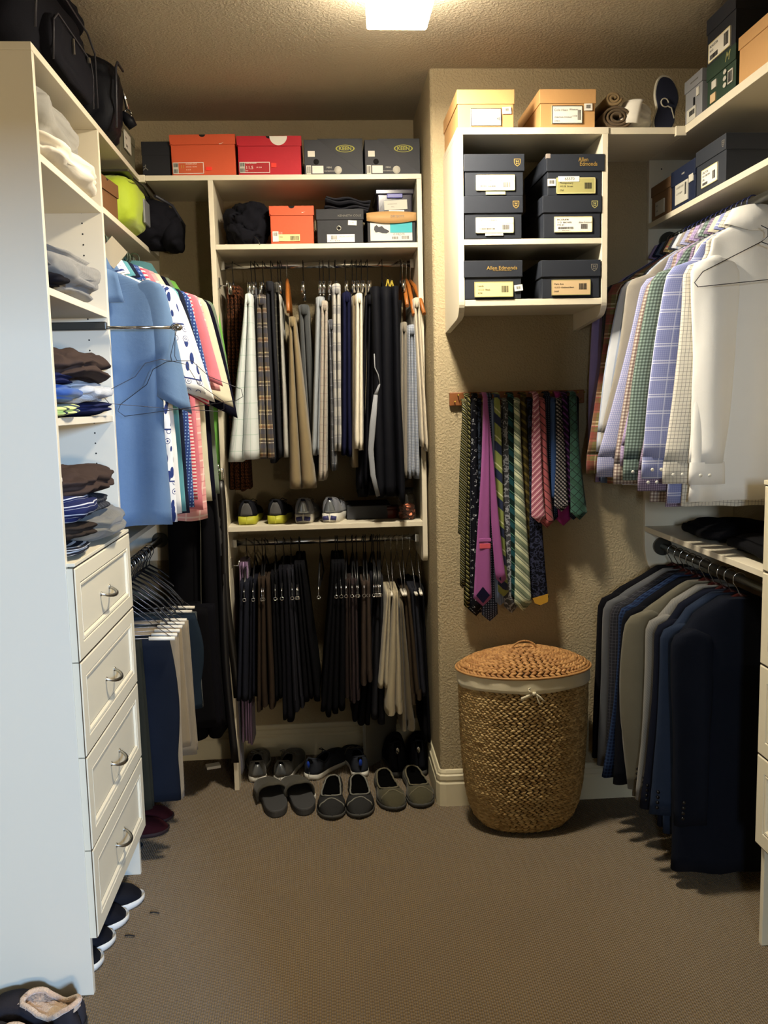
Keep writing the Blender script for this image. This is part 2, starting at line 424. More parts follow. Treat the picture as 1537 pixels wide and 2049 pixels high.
# right panel hangs on the wall, its lower front corner rounded
pts = [(YU, 2.391), (YU, .945)] + [(YU+.03-.03*math.cos(a), .945-.03*math.sin(a)) for a in [math.pi/2*i/6 for i in range(1, 7)]] + [(YB, .915), (YB, 2.391)]
MB().prism([(y-YU, z) for y, z in pts], 'x', UX1-T-UX0, UX1-UX0).build('side_panel', LAM, cu_, bevel=.001)
wbox('top_shelf', LAM, cu_, XF+.02, UX1, YU, YB, 2.391, 2.41)
wbox('shelf', LAM, cu_, UX0+T, UX1-T, YU, YB, 2.138, 2.157)
wbox('shelf', LAM, cu_, UX0+T, UX1-T, YU, YB, 1.060, 1.080)
rod(cu_, (T, .15, 2.099), (UX1-T-UX0, .15, 2.099)); rod(cu_, (T, .15, .993), (UX1-T-UX0, .15, .993))
# hutch
YHF = 2.96; HX0, HX1 = .448, .938
hu = empty('wall_hutch', (HX0, YHF, 0), label='white wall hutch of two shelves holding navy shoe boxes', cat='cabinet')
hp = [(0, 2.391), (0, 1.87)]+[(.05-.05*math.cos(a), 1.87-.05*math.sin(a)-.0*a) for a in [math.pi/2*i/8 for i in range(1, 8)]]+[(.06, 1.817), (YH-YHF-.0005, 1.795), (YH-YHF-.0005, 2.391)]
for x in (0, HX1-HX0-T): MB().prism(hp, 'x', x, x+T).build('side_panel', LAM, hu, bevel=.001)
wbox('top_shelf', LAM, hu, HX0, HX1+.002, YHF, YH-.0005, 2.391, 2.412)
wbox('shelf', LAM, hu, HX0+T, HX1-T, YHF+.002, YH-.0005, 2.049, 2.067)
wbox('shelf', LAM, hu, HX0+T, HX1-T, YHF+.002, YH-.0005, 1.855, 1.876)
holes(hu, [(HX0+T+.0006-HX0, .05, z) for z in [1.9+.032*i for i in range(14)]], 'x')
# right run
XR = 1.19; YR0 = 2.33
rr_ = empty('right_wall_shelving', (XW1, YH, 0), label='white shelves and rods on the right wall over shirts and jackets', cat='shelving')
wbox('corner_shelf', LAM, rr_, HX1+.002, XR+.001, YHF+.004, YH-.0005, 2.391, 2.412)
wbox('top_shelf', LAM, rr_, XR+.001, XW1-.0005, 1.6, YH-.0005, 2.391, 2.417)
wbox('joint_strip', LAM, rr_, XR-.03, XR+.004, YHF-.004, YHF+.012, 2.384, 2.414)
wbox('shelf', LAM, rr_, XR, XW1-.0005, 1.6, YH-T-.0005, 2.151, 2.170)
wbox('lower_shelf', LAM, rr_, XR+.0, XW1-.0005, YR0+.006, YH-T-.0005, 1.048, 1.067)
ep = [(XR, 2.391), (XR, 1.02)]+[(XR+.035-.035*math.cos(a), 1.02-.12*math.sin(a)) for a in [math.pi/2*i/8 for i in range(1, 9)]]+[(XW1, .90), (XW1, 2.391)]
MB().prism([(x-XW1, z) for x, z in ep], 'y', -T-.0005, -.0005).build('end_panel', LAM, rr_, bevel=.001)
holes(rr_, [(x-XW1, -T-.0012, z) for x in (XR+.045,) for z in (2.2, 2.28, 2.36)], 'y')
RRX_U, RRX_L, RRZ_U, RRZ_L = 1.262, 1.255, 2.105, .99
def rrod(x, z, y0):
    o = rod(rr_, (x-XW1, y0-YH, z), (x-XW1, -T-.0005, z), m=GREYM, brk=False)
    MB().tube([(x-XW1, -T-.001, z), (x-XW1, -T-.018, z)], .034, 20).build('rod_flange', GREYM, o)
rrod(RRX_U, RRZ_U, 1.6); rrod(RRX_L, RRZ_L, YR0+.006)
# right drawers
rd = empty('drawer_cabinet', (XW1, YR0, 0), label='cream drawer cabinet cut by the right edge', cat='cabinet')
RXF = XR+.0
wbox('side_panel', DRW, rd, RXF, XW1-.0005, YR0-.024, YR0-.005, 0, 1.31)
wbox('cabinet_top', DRW, rd, RXF-.022, XW1-.0005, YR0-.64, YR0-.003, 1.31, 1.322)
wbox('side_panel', DRW, rd, RXF, XW1-.0005, YR0-.64, YR0-.621, 0, 1.31)
zr = [1.309, 1.075, .818, .563, .302]
for i in range(4):
    z0, z1 = zr[i+1]+.0015, zr[i]-.0015
    drawer(rd, (RXF-XW1, -.322, (z0+z1)/2), -math.pi/2, .632, z1-z0)

# ================================================================== boxes on the shelves
INK = mat('black_ink', '#1b1a1a', .8)
GREYINK = mat('grey_ink', '#77736b', .8)
GOLD = mat('gold_print', '#b99a54', .45, .3)
YELL = mat('olive_yellow_print', '#a8a63a', .6)
CREAM = mat('cream_label', '#dccf92', .7)
TAN_L = mat('tan_label', '#c9ad84', .7)
OLIVE_L = mat('olive_label_border', '#a29c63', .7)
def card(name, col): return mat(name, col, .62, spec=.35, nscale=18, namt=.05, bscale=60, bdist=.0004)
NAVYB = card('navy_box_card', '#21252e'); ORANGE = card('orange_box_card', '#cd5530'); RED = card('red_box_card', '#b81c2b')
KEENB = card('charcoal_box_card', '#35363c'); KRAFT = card('kraft_box_card', '#b08a5a'); BLKB = card('black_box_card', '#191a20')
GREENB = card('dark_green_box_card', '#23382a'); GREYB = card('grey_box_card', '#7e7f83'); BROWNB = card('brown_box_card', '#6d4a2c')
TANB = card('tan_box_card', '#bf935f'); SLATE = card('slate_box_card', '#2c3038'); BLUEB = card('blue_box_card', '#172038')
FLOUR = mat('fluorescent_red_sticker', '#f0301c', .6); TURQ = mat('turquoise_label', '#3aa0aa', .7); PALEL = mat('pale_label', '#bfbcb0', .7)

def shoebox(label, p0, p1, h, d, m, lid=.028, over=.003, group=None, tilt=0, lidm=None, flap=False, pocket=False, gname='shoe_box'):
    """p0,p1: bottom corners of the printed front, left and right as one faces it; d: depth behind the front"""
    p0, p1 = Vector(p0), Vector(p1); w = (p1.xy-p0.xy).length; c = (p0+p1)/2
    rz = math.atan2(p1.y-p0.y, p1.x-p0.x)
    e = empty(gname, c, rz, label, 'box', group); e['w'] = w; e['h'] = h
    e.rotation_euler = (0, tilt, rz)
    t = over
    MB().box(-w/2+t, w/2-t, t, d-t, 0, h-.004).build('box_body', m, e, bevel=.0015)
    if flap:      # hinged lid with a rounded front flap and a thumb notch
        f = MB(); r = .012; z1 = h; z0 = h-lid; n = 10
        pts = [(-w/2, z1), (-w/2, z0+r)]+[(-w/2+r-r*math.cos(a), z0+r-r*math.sin(a)) for a in [math.pi/2*i/5 for i in range(1, 6)]]+[(w/2, z0), (w/2, z1)]
        nr = .012; pts += [(nr*math.cos(a), z1-nr*.8*math.sin(a)) for a in [math.pi*i/n for i in range(n+1)]]
        f.prism(pts, 'y', -.0012, .0008)
        f.box(-w/2, w/2, .001, d, h-.002, h); f.box(-w/2, -w/2+.0015, .001, d, z0, h); f.box(w/2-.0015, w/2, .001, d, z0, h)
        f.build('lid', lidm or m, e)
        nb = MB(); nb.prism([(nr*math.cos(a), h-nr*.8*math.sin(a)) for a in [math.pi*i/n for i in range(n+1)]], 'y', .0005, .0012+t); nb.build('thumb_notch', DARKHOLE, e)
    elif lid:
        MB().box(-w/2, w/2, 0, d, h-lid, h).build('lid', lidm or m, e, bevel=.0015)
    return e
def sticker(e, x0, x1, z0, z1, m=None, tilt=0, y=0, lines=(), bars=(), border=None, extra=()):
    """flat label; x from the front's left edge, z from its bottom, in metres as fractions of w,h"""
    w, h = e['w'], e['h']; X0, X1, Z0, Z1 = -w/2+x0*w, -w/2+x1*w, z0*h, z1*h
    cx, cz, a, b = (X0+X1)/2, (Z0+Z1)/2, (X1-X0)/2, (Z1-Z0)/2
    o = MB().box(-a, a, -.0006, .0030, -b, b).build('sticker', m or WHITEP, e); o.location = (cx, y, cz); o.rotation_euler = (0, tilt, 0)
    if border:
        q = MB(); k = .0022
        for s0 in (1,): 
            q.box(-a, a, -.0009, -.0005, -b, -b+k); q.box(-a, a, -.0009, -.0005, b-k, b); q.box(-a, -a+k, -.0009, -.0005, -b, b); q.box(a-k, a, -.0009, -.0005, -b, b)
        q.build('label_border', border, o)
    for tx, size, u, v, mm in lines:
        text(tx, size, (-a+u*2*a, -.0008, -b+v*2*b), (math.pi/2, 0, 0), mm, o, align='LEFT')
    for u0, u1, v0, v1 in bars:
        q = MB(); x = -a+u0*2*a; xe = -a+u1*2*a
        while x < xe:
            bw = random.choice((.0006, .0009, .0013)); q.box(x, min(x+bw, xe), -.0009, -.0005, -b+v0*2*b, -b+v1*2*b); x += bw+random.choice((.0006, .001))
        q.build('barcode', INK, o)
    return o
def shield(e, x, z, s, m, y=-.0004):
    q = MB()
    out = [(-1, 1), (1, 1), (1, -.1), (.75, -.7), (0, -1.25), (-.75, -.7), (-1, -.1)]
    for k0 in range(7):
        a, b = Vector(out[k0]), Vector(out[(k0+1) % 7]); ai, bi = a*.82, b*.82
        q.prism([tuple(a*s), tuple(b*s), tuple(bi*s), tuple(ai*s)], 'y', 0, -.0003)
    for p in ([(-.5, .5), (-.1, .5), (0, .15), (-.3, 0)], [(.5, .5), (.2, .5), (.05, .1), (.35, .0)], [(-.5, -.3), (-.1, -.6), (0, -.35), (-.3, -.1)], [(.5, -.3), (.15, -.6), (.1, -.3), (.3, -.1)]):
        q.prism([(x_*s, z_*s) for x_, z_ in p], 'y', 0, -.0003)
    o = q.build('crest', m, e); o.location = (x, y, z); return o
def swoosh(e, x, z, s, m, y=-.0016):
    top = [(-.5, .05), (-.42, -.02), (-.32, -.05), (-.2, -.03), (.5, .2)]; bot = [(.5, .2), (-.22, -.13), (-.38, -.16), (-.48, -.1), (-.5, .05)]
    q = MB(); q.prism([(a*s, b*s) for a, b in top+bot[1:-1]], 'y', 0, -.0003); o = q.build('printed_mark', m, e); o.location = (x, y, z); return o
def pxbox(label, x0, x1, yt, yb, Y, d, m, **kw):
    a, b = at(x0, yb, Y), at(x1, yb, Y); z = kw.pop('z', (a.z+b.z)/2); top = at((x0+x1)/2, yt, Y).z
    return shoebox(label, (a.x, Y, z), (b.x, Y, z), top-z, d, m, **kw)

ZT = 2.4105
# -- centre unit, top shelf
yb = 3.537
e = pxbox('black shoe box with small grey emblem, beside the larger orange box on the top shelf', 285, 342, 283, 347, 3.55, .30, BLKB, z=ZT, lid=.05, over=.0012)
q = MB()
for a in [[(0, .004), (.002, .011), (-.001, .012), (-.003, .005)], [(0, .004), (.008, -.004), (.007, -.006), (-.001, .001)], [(-.001, .004), (-.009, -.005), (-.007, -.006), (.001, .0015)], [(-.001, .009), (-.008, .006), (-.008, .005), (0, .006)]]:
    q.prism([(x*1.2, z*1.2) for x, z in a], 'y', 0, -.0003)
o = q.build('printed_mark', GREYINK, e); o.location = (-e['w']/2+.013, -.0003, .03)
e = pxbox('large orange shoe box with red label on the top shelf', 343, 474, 269, 347, yb, .30, ORANGE, z=ZT, lid=.036, flap=True, tilt=-.012)
sticker(e, .03, .50, .05, .33, mat('orange_label', '#c4562c', .7), border=WHITEP, lines=(("11", .016, .24, .62, YELL), ("RUNNING SHOE", .0055, .42, .85, WHITEP), ("ORANGE / WHITE", .005, .42, .6, WHITEP), ("45 10 29", .005, .42, .35, WHITEP)))
sticker(e, .035, .115, .06, .32, PALEL, y=-.001, bars=((.1, .9, .05, .4), (.1, .9, .6, .95)))
sticker(e, .53, .62, .13, .21, FLOUR); swoosh(e, .07, .115, .018, WHITEP)
e = pxbox('red shoe box with a white circle on its lid flap, on the top shelf', 476, 605, 272, 347, yb, .30, RED, z=ZT, lid=.036, flap=True)
sticker(e, .03, .50, .06, .34, mat('red_label', '#a81a22', .7), border=WHITEP, lines=(("11.5", .017, .20, .48, WHITEP), ("MENS RUNNING", .0055, .2, .87, WHITEP), ("UK EUR", .006, .55, .5, WHITEP), ("RED", .005, .2, .2, WHITEP)))
sticker(e, .035, .115, .07, .33, PALEL, y=-.001, bars=((.1, .9, .05, .4), (.1, .9, .6, .95)))
sticker(e, .52, .6, .2, .31, FLOUR, tilt=.05)
q = MB(); w = e['w']; h = e['h']; pts = [(.033*math.cos(a), -.033*math.sin(a)) for a in [math.pi*i/20 for i in range(21)]]
q.prism([(x+.035, z+h-.001) for x, z in pts], 'y', -.0013, -.0018); q.build('printed_circle', WHITEP, e)
for i, (x0, x1) in enumerate(((610, 727), (731, 841))):
    lab = ['charcoal shoe box with a yellow oval logo, next to the red box', 'charcoal shoe box with a yellow oval logo, at the right end of the shelf'][i]
    e = pxbox(lab, x0, x1, 277, 347, yb, .32, KEENB, z=ZT, lid=0, over=0, group='charcoal oval logo boxes'); w, h = e['w'], e['h']
    dk = MB(); dk.prism([(-w*.28, h-.001), (w/2-.001, h-.001), (w/2-.001, .004)], 'y', .0002, -.0004); dk.build('printed_panel', mat('dark_panel_print', '#1d1f26', .6), e)
    ov = MB(); rows = []
    for r in (1.0, .86): rows.append([(w*.2+.036*r*math.cos(a), -.0007, h*.72+.0135*r*math.sin(a)) for a in [2*math.pi*k/28 for k in range(28)]])
    ov.grid(rows, closed_u=True, sm=False); ov.build('logo_oval', YELL, e, solid=.0004)
    text("KEEN", .019, (w*.2, -.0008, h*.72), (math.pi/2, 0, 0), YELL, e, sx=1.05, bold=.0004)
    sticker(e, .06, .18, .5, .66); sticker(e, .03, .11, .02, .26, bars=((.1, .9, .1, .9),)); sticker(e, .13, .32, .04, .25)
    text("MENS", .008, (-w*.08, -.0006, h*.2), (math.pi/2, 0, 0), PALEL, e); text("WATERPROOF", .006, (-w*.08, -.0006, h*.1), (math.pi/2, 0, 0), PALEL, e)
    c = MB(); c.lathe([(.0001, .0002), (.0145, .0002), (.0145, 0)], 20); o = c.build('round_sticker', PALEL, e); o.rotation_euler = (math.pi/2, 0, 0); o.location = (w*.07, 0, h*.13)
    c = MB(); c.lathe([(.0001, .0002), (.0105, .0002), (.0105, 0)], 20); o = c.build('finger_hole', DARKHOLE, e); o.rotation_euler = (math.pi/2, 0, 0); o.location = (-w*.3, 0, h*.36)

# -- centre unit, second shelf
Z2 = 2.1575
e = pxbox('small orange shoe box with yellow barcode label on the second centre shelf', 541, 630, 412, 487, 3.53, .30, ORANGE, z=Z2, lid=.034, flap=True)
sticker(e, .06, .19, .06, .33, bars=((.15, .85, .55, .9),)); sticker(e, .19, .67, .07, .25, CREAM, lines=(("11", .014, .03, 1.15, WHITEP), ("MEN", .006, .04, .6, INK)), bars=((.55, .95, .1, .75),)); swoosh(e, .045, .115, .014, WHITEP)
e = pxbox('black shoe box with a silver ringed finger hole under dark folded cloth', 634, 729, 418, 486, 3.53, .30, BLKB, z=Z2, lid=.040)
text("KENNETH COLE", .0105, (e['w']*.2, -.0006, e['h']*.8), (math.pi/2, 0, 0), GREYINK, e, sx=1.15)
sticker(e, .22, .8, .03, .26, bars=((.15, .36, .35, .85),), lines=(("CASUAL OXFORD", .007, .42, .7, GREYINK), ("M 11  BLACK", .007, .1, .16, INK)))
sticker(e, .67, .85, .52, .66, tilt=.06, lines=(("11 M", .007, .2, .5, INK),))
c = MB(); c.tube([(0.0078*math.cos(a), 0, .0078*math.sin(a)) for a in [2*math.pi*i/20 for i in range(21)]], .0016, 6); o = c.build('metal_ring', NICKEL, e); o.location = (-.005, 0, e['h']*.44)
c = MB(); c.lathe([(.0001, .0002), (.0075, .0002), (.0075, 0)], 20); o = c.build('finger_hole', DARKHOLE, e); o.rotation_euler = (math.pi/2, 0, 0); o.location = (-.005, 0.0009, e['h']*.44)
e = pxbox('dark shoe box with kraft lid and a printed shoe on white and turquoise label', 736, 832, 424, 485, 3.53, .30, BLKB, z=Z2, lid=0, over=0); w, h = e['w'], e['h']
f = MB(); n = 12
rows = [[(-w/2-.003+(w+.006)*i/n, -.004, h-.004+.006*math.sin(i/n*3.1)) for i in range(n+1)], [(-w/2-.003+(w+.006)*i/n, -.009, h-.034-.010*math.sin(math.pi*i/n)) for i in range(n+1)]]
f.grid(rows); f.build('lid_flap', KRAFT, e, solid=.0015)
text("DRYJOYS", .013, (w*.12, -.0095, h-.018), (math.pi/2-.15, 0, 0), GREYINK, e, shear=.2)
sticker(e, .06, .93, .06, .66, mat('shoe_label_white', '#cfccc4', .7), y=-.0008, lines=(("10 MED/M", .0105, .53, .34, INK),), bars=((.52, .66, .08, .22), (.75, .92, .08, .26)))
sticker(e, .47, .93, .32, .66, TURQ, y=-.0022)
sh_ = MB(); sp = [(-.03, .0), (-.028, .012), (-.02, .018), (-.012, .010), (0, .014), (.01, .004), (.024, -.002), (.028, -.008), (.018, -.014), (0, -.013), (-.012, -.008), (-.024, -.01)]
sh_.prism(sp, 'y', 0, -.0004); o = sh_.build('printed_shoe', KEENB, e); o.location = (-w*.2, -.0018, h*.42)
# plastic bin
PB = N('smoke_plastic'); PB.set(.18, spec=.5); PB.col('#2c2937'); PB.b.inputs['Alpha'].default_value = .72
a, b = at(752, 420, 3.56), at(829, 420, 3.56); zb = Z2+.107
e = empty('plastic_bin', ((a.x+b.x)/2, 3.56, zb), label='smoke plastic bin with paper tag on top of the kraft lidded box', cat='bin'); w = b.x-a.x; h = .098; e['w'] = w; e['h'] = h
MB().box(-w/2+.006, w/2-.006, .004, .25, 0, h-.016).build('bin_body', PB.m, e, bevel=.006)
MB().box(-w/2, w/2, 0, .255, h-.02, h).build('bin_lid', PB.m, e, bevel=.004)
MB().box(-.03, .03, -.003, .006, h-.034, h-.018).build('latch', mat('violet_plastic', '#3a3a8c', .4), e, bevel=.002)
sticker(e, .22, .82, .22, .58, PALEL, tilt=-.05, y=.0025, lines=(("ACCESSORIES", .006, .15, .6, GREYINK), ("MISC", .006, .3, .3, GREYINK)))
sticker(e, .34, .74, .1, .2, WHITEP, y=.003)
MB().box(-.05, .05, .03, .2, .004, .055).build('bin_contents', mat('bin_contents_cloth', '#4a4640', .9), e, bevel=.01)

# -- hutch boxes
HY = 2.957
def ae(lab, x0, x1, yt, yb, z, **kw):
    return pxbox(lab, x0, x1, yt, yb, HY, .325, NAVYB, z=z, lid=.053, over=.004, group='navy shoe boxes in the hutch', **kw)
def aelabel(e, u0=.2, u1=.84, v0=.13, v1=.5, m=None, t=("MADISON PARK", "11 D  BLACK"), sh=True):
    o = sticker(e, u0, u1, v0, v1, m or WHITEP, y=.0005, border=CREAM, lines=((t[0], .0085, .07, .8, INK), (t[1], .0075, .07, .62, INK), ("5738  BH", .006, .07, .46, INK), ("0271 18898 010793 2", .0045, .1, .12, GREYINK), ("Allen Edmonds", .0075, .64, .62, GREYINK)), bars=((.1, .5, .2, .34), (.7, .88, .2, .52)))
    return o
z1 = 2.068; hB = .139
e = ae('navy shoe box with long strip under its label, bottom left of the upper hutch stack', 929, 1047, 392, 473, z1); aelabel(e, t=("MADISON PARK", "11 D  WALNUT")); sticker(e, .36, .66, .07, .13, y=.001); shield(e, e['w']*.38, e['h']*.8, .0105, GOLD); h1 = e['h']
e = ae('navy shoe box with black crest label, top of the left hutch stack', 929, 1050, 308, 391, z1+h1+.0005); aelabel(e); sticker(e, .36, .68, .03, .1, CREAM, y=.001); shield(e, e['w']*.38, e['h']*.8, .0105, GOLD)
e = ae('navy shoe box with white label and dull crest, lower right of the upper hutch stack', 1086, 1204, 391, 471, z1); aelabel(e, t=("MCGRAW", "11 D  BROWN")); shield(e, e['w']*.38, e['h']*.79, .0105, OLIVE_L); h1 = e['h']
e = ae('navy shoe box with gold script name and torn corner, top of the right hutch stack', 1094, 1210, 308, 391, z1+h1+.0005)
o = sticker(e, .17, .84, .04, .43, OLIVE_L, y=.0005, border=CREAM, lines=(("Montgomery", .0085, .08, .66, INK), ("10.5 3E  Brown", .007, .08, .45, INK), ("2765", .007, .08, .2, INK)), bars=((.72, .9, .3, .68),))
sticker(e, .2, .56, .33, .46, WHITEP, y=-.0005, lines=(("65570", .013, .3, .5, INK),)); sticker(e, .02, .155, .23, .4, WHITEP, y=-.0002, bars=((.2, .8, .3, .8),))
text("Allen", .0185, (e['w']*.13, -.0008, e['h']*.86), (math.pi/2, 0, 0), GOLD, e, sx=.85); text("Edmonds", .0185, (e['w']*.22, -.0008, e['h']*.755), (math.pi/2, 0, 0), GOLD, e, sx=.85)
MB().box(-e['w']/2-.001, -e['w']/2+.012, -.0012, .01, e['h']*.9, e['h']+.0008).build('torn_edge', mat('torn_card', '#8a7f78', .9), e)
z1 = 1.877
e = ae('navy shoe box with gold name and cream label, left on the lower hutch shelf', 929, 1046, 521, 600, z1)
sticker(e, .18, .84, .05, .45, CREAM, y=.0005, border=OLIVE_L, lines=(("Leeds", .0085, .08, .72, INK), ("10.5 D  Black", .0075, .08, .48, INK), ("4298", .0075, .08, .25, INK)), bars=((.7, .88, .3, .72),))
sticker(e, .86, 1.0, .2, .36, WHITEP, tilt=-.12, y=-.0002, bars=((.25, .75, .3, .75),)); text("Allen Edmonds", .0165, (e['w']*.15, -.0008, e['h']*.8), (math.pi/2, 0, 0), GOLD, e, sx=1.0); text("The Shoe For All Walks Of Life", .0048, (e['w']*.15, -.0008, e['h']*.735), (math.pi/2, 0, 0), GOLD, e)
e = ae('navy shoe box with crest and tan label, right on the lower hutch shelf', 1083, 1202, 520, 598, z1)
sticker(e, .18, .83, .07, .48, TAN_L, y=.0005, border=OLIVE_L, lines=(("Park Ave", .0085, .06, .72, INK), ("10.5 D  Oxblood Black", .007, .06, .5, INK), ("5668", .0075, .06, .25, INK)), bars=((.7, .9, .35, .75),)); shield(e, e['w']*.39, e['h']*.8, .0105, GREYINK)
# on the hutch
Z3 = 2.4125
e = pxbox('tan kraft shoe box on the left corner of the hutch top', 915, 1030, 179, 251, 2.965, .325, TANB, z=Z3, lid=.044, over=.003)
sticker(e, .24, .77, .05, .51, WHITEP, border=INK, lines=(("Wilson", .0085, .55, .72, GREYINK), ("9.5 D", .007, .84, .4, INK)), bars=((.85, .95, .3, .52),)); sticker(e, .79, .94, .36, .54, WHITEP, tilt=-.04, y=-.0008, bars=((.3, .75, .3, .8),))
e = pxbox('tan kraft shoe box with script label, second on the hutch top', 1080, 1193, 178, 250, 2.965, .325, TANB, z=Z3, lid=.044, over=.003)
sticker(e, .22, .76, .1, .57, WHITEP, border=INK, lines=(("Cole Haan", .0105, .06, .75, GREYINK), ("Winston", .008, .56, .78, INK), ("12 BROWN COGNAC", .006, .06, .35, INK), ("C09834", .006, .06, .14, INK), ("11 D", .008, .66, .42, INK)), bars=((.84, .94, .2, .75),)); sticker(e, .79, .93, .44, .62, WHITEP, y=-.0008, bars=((.25, .75, .3, .8),))

# -- right wall, top shelf (fronts face the room)
XS = 1.196; Z4 = 2.4175
def xbox(lab, ya, yb_, z, h, m, **kw):   # ya far, yb near
    return shoebox(lab, (XS, ya, z), (XS, yb_, z), h, .29, m, **kw)
e = xbox('grey shoe box beside the standing sandal on the right top shelf', 2.985, 2.848, Z4, .137, GREYB, lid=.038); e.location.z = Z4
sticker(e, .18, .68, .02, .3, PALEL, y=-.0005, bars=((.3, .9, .4, .8),)); sticker(e, .7, .84, .48, .66, PALEL, y=-.0003); MB().box(.005, .013, -.0006, .002, .045, .068).build('finger_hole', DARKHOLE, e); text("STYLE OF THE NORTH", .006, (.01, -.0005, e['h']*.86), (math.pi/2, 0, 0), GREYINK, e)
e = xbox('dark green shoe box under a navy one on the right top shelf', 2.815, 2.618, Z4, .124, GREENB, lid=.044)
text("M", .036, (.045, -.0006, e['h']*.84), (math.pi/2, 0, 0), OLIVE_L, e, shear=.35, sx=1.1)
for z in (.25, .4, .55):
    c = MB(); c.lathe([(.0001, .0002), (.011, .0002), (.011, 0)], 16, sy=.62); o = c.build('round_sticker', PALEL, e); o.rotation_euler = (math.pi/2, 0, 0); o.location = (.03, 0, z*e['h'])
sticker(e, .76, .92, .2, .5, PALEL, bars=((.1, .9, .1, .9),)); sticker(e, .16, .34, .07, .27, TAN_L); sticker(e, .2, .36, .38, .56, PALEL)
e2 = xbox('navy shoe box on top of the dark green box', 2.822, 2.625, Z4+.1245, .137, NAVYB, lid=.044); sticker(e2, .1, .85, .04, .44, WHITEP, border=CREAM, lines=(("MCALLISTER", .01, .07, .78, INK), ("10.5 D", .009, .07, .55, INK)), bars=((.08, .45, .1, .35), (.72, .92, .2, .85)))
e = xbox('large tan kraft box cut by the frame, on the right top shelf', 2.602, 2.30, Z4, .128, TANB, lid=.034)
# -- right wall, second shelf
Z5 = 2.1705
e = xbox('brown shoe box at the far end of the right second shelf', 3.275, 3.095, Z5, .122, card('dull_brown_card', '#7d5f42'), lid=.035); sticker(e, .25, .7, .12, .5, PALEL, lines=(("SOLE", .008, .1, .7, GREYINK), ("12 M", .008, .1, .3, GREYINK)))
e = xbox('dark blue shoe box next to the large slate box', 3.088, 2.888, Z5, .128, BLUEB, lid=.05); sticker(e, .2, .72, .1, .6, PALEL, lines=(("LOAFER SUEDE", .009, .1, .8, GREYINK), ("11.5 M NAVY", .009, .1, .5, GREYINK)), bars=((.78, .9, .3, .9),)); sticker(e, .76, .93, .48, .66, PALEL); text("CLARKS", .007, (.005, -.0006, e['h']*.8), (math.pi/2, 0, 0), PALEL, e)
e = xbox('large slate navy boot box on the right second shelf', 2.884, 2.668, Z5, .140, SLATE, lid=.046); sticker(e, .22, .75, .14, .52, WHITEP, border=CREAM, lines=(("DALTON", .010, .07, .8, INK), ("10.5 D BROWN", .008, .07, .6, INK), ("2296", .008, .07, .4, INK)), bars=((.08, .4, .1, .25), (.7, .88, .2, .65))); shield(e, .09, e['h']*.82, .009, GREYINK)
# -- left: box on the left top shelf, brown box on the second
e = shoebox('grey green shoe box beyond the shoulder bag on the left top shelf', (-.668, 3.27, 2.4105), (-.668, 3.52, 2.4105), .125, .3, card('grey_green_card', '#5b5947'), lid=.03)
sticker(e, .22, .62, .35, .85, PALEL, y=-.003, lines=(("9 M", .014, .1, .6, INK), ("GREY", .014, .1, .2, INK)))
e = shoebox('brown shoe box with notched lid next to the tower, second left shelf', (-.685, 2.945, 2.1705), (-.665, 3.165, 2.1705), .118, .28, BROWNB, lid=.042, flap=True)

# ================================================================== soft goods
def soft(name, size, m, parent=None, seed=0, pw=(2.6, 2.6), amp=.012, freq=6, layers=0, groove=.12, nu=64, nv=34, loc_=(0, 0, 0), rot=(0, 0, 0), uvs=1, sag=0, taper=0, flat=.35):
    """stuffed or folded cloth body: superellipsoid resting on z=0, wrinkled; layers puts folds round its sides"""
    sx, sy, sz = size[0]/2, size[1]/2, size[2]/2; b = MB(); rows = []; uv = []
    def sg(v, p): return math.copysign(abs(v)**p, v)
    e1, e2 = 2/pw[0], 2/pw[1]
    for j in range(nv+1):
        ph = -math.pi/2+math.pi*j/nv; row = []; ur = []
        for i in range(nu):
            th = 2*math.pi*i/nu
            r = sg(math.cos(ph), e1); z = sg(math.sin(ph), e1)
            k = 1
            if layers: k -= groove*max(0, 1-abs(math.cos((z+1)/2*math.pi*layers))*2.2)*(abs(math.cos(ph)) > .05)
            x, y = sg(math.cos(th), e2)*r*k, sg(math.sin(th), e2)*r*k
            if taper: x *= 1-taper*(z+1)/2; y *= 1-taper*(z+1)/2
            p = Vector((x*sx, y*sy, z*sz+sz))
            n = noise.noise_vector(Vector((p.x*freq+seed*7.1, p.y*freq, p.z*freq*1.6)))
            n2 = noise.noise_vector(Vector((p.x*freq*3+seed, p.y*freq*3, p.z*freq*3)))
            n3 = abs(noise.noise(Vector((p.x*freq*2.2+seed*3, p.y*freq*1.3, p.z*freq*3+seed))))
            q = p+n*amp*1.2+n2*amp*.5-Vector((x, y, z*.4)).normalized()*(max(0, .16-n3)*amp*5)
            if sag: q.z -= sag*(q.x/sx)**2*max(0, q.x/sx)
            if not sag: q.z = max(q.z, 0)
            row.append(q)
        for i in range(nu+1): ur.append((i/nu*(size[0]+size[1])*1.4, j/nv*(size[2]+size[0])))
        rows.append(row); uv.append(ur)
    b.grid(rows, closed_u=True, uv=uv, cap0=True, cap1=True)
    o = b.build(name, m, parent, smooth=True); o.location = loc_; o.rotation_euler = rot
    return o
def garment_pile(name, label, cat, loc_, size, m, seed, layers=2, rz=0, group=None, **kw):
    kw['pw'] = (2.3, 4.2); kw['amp'] = kw.get('amp', .01)*1.15; loc_ = (loc_[0]+.022, loc_[1], loc_[2]); size = (size[0]+.03, size[1]*1.02, size[2]*1.1)
    o = soft(name, size, m, None, seed, layers=layers, loc_=loc_, rot=(0, 0, rz), **kw); tag(o, label, cat, group); return o
GREYSW = fab('grey_sweatshirt_knit', '#8d8b85', var=.18); WHITESW = fab('white_fleece', '#e2d9c6', var=.06); BLKSW = fab('black_knit', '#15141a'); BROWNSW = fab('dark_brown_knit', '#3b2f2a', var=.15)
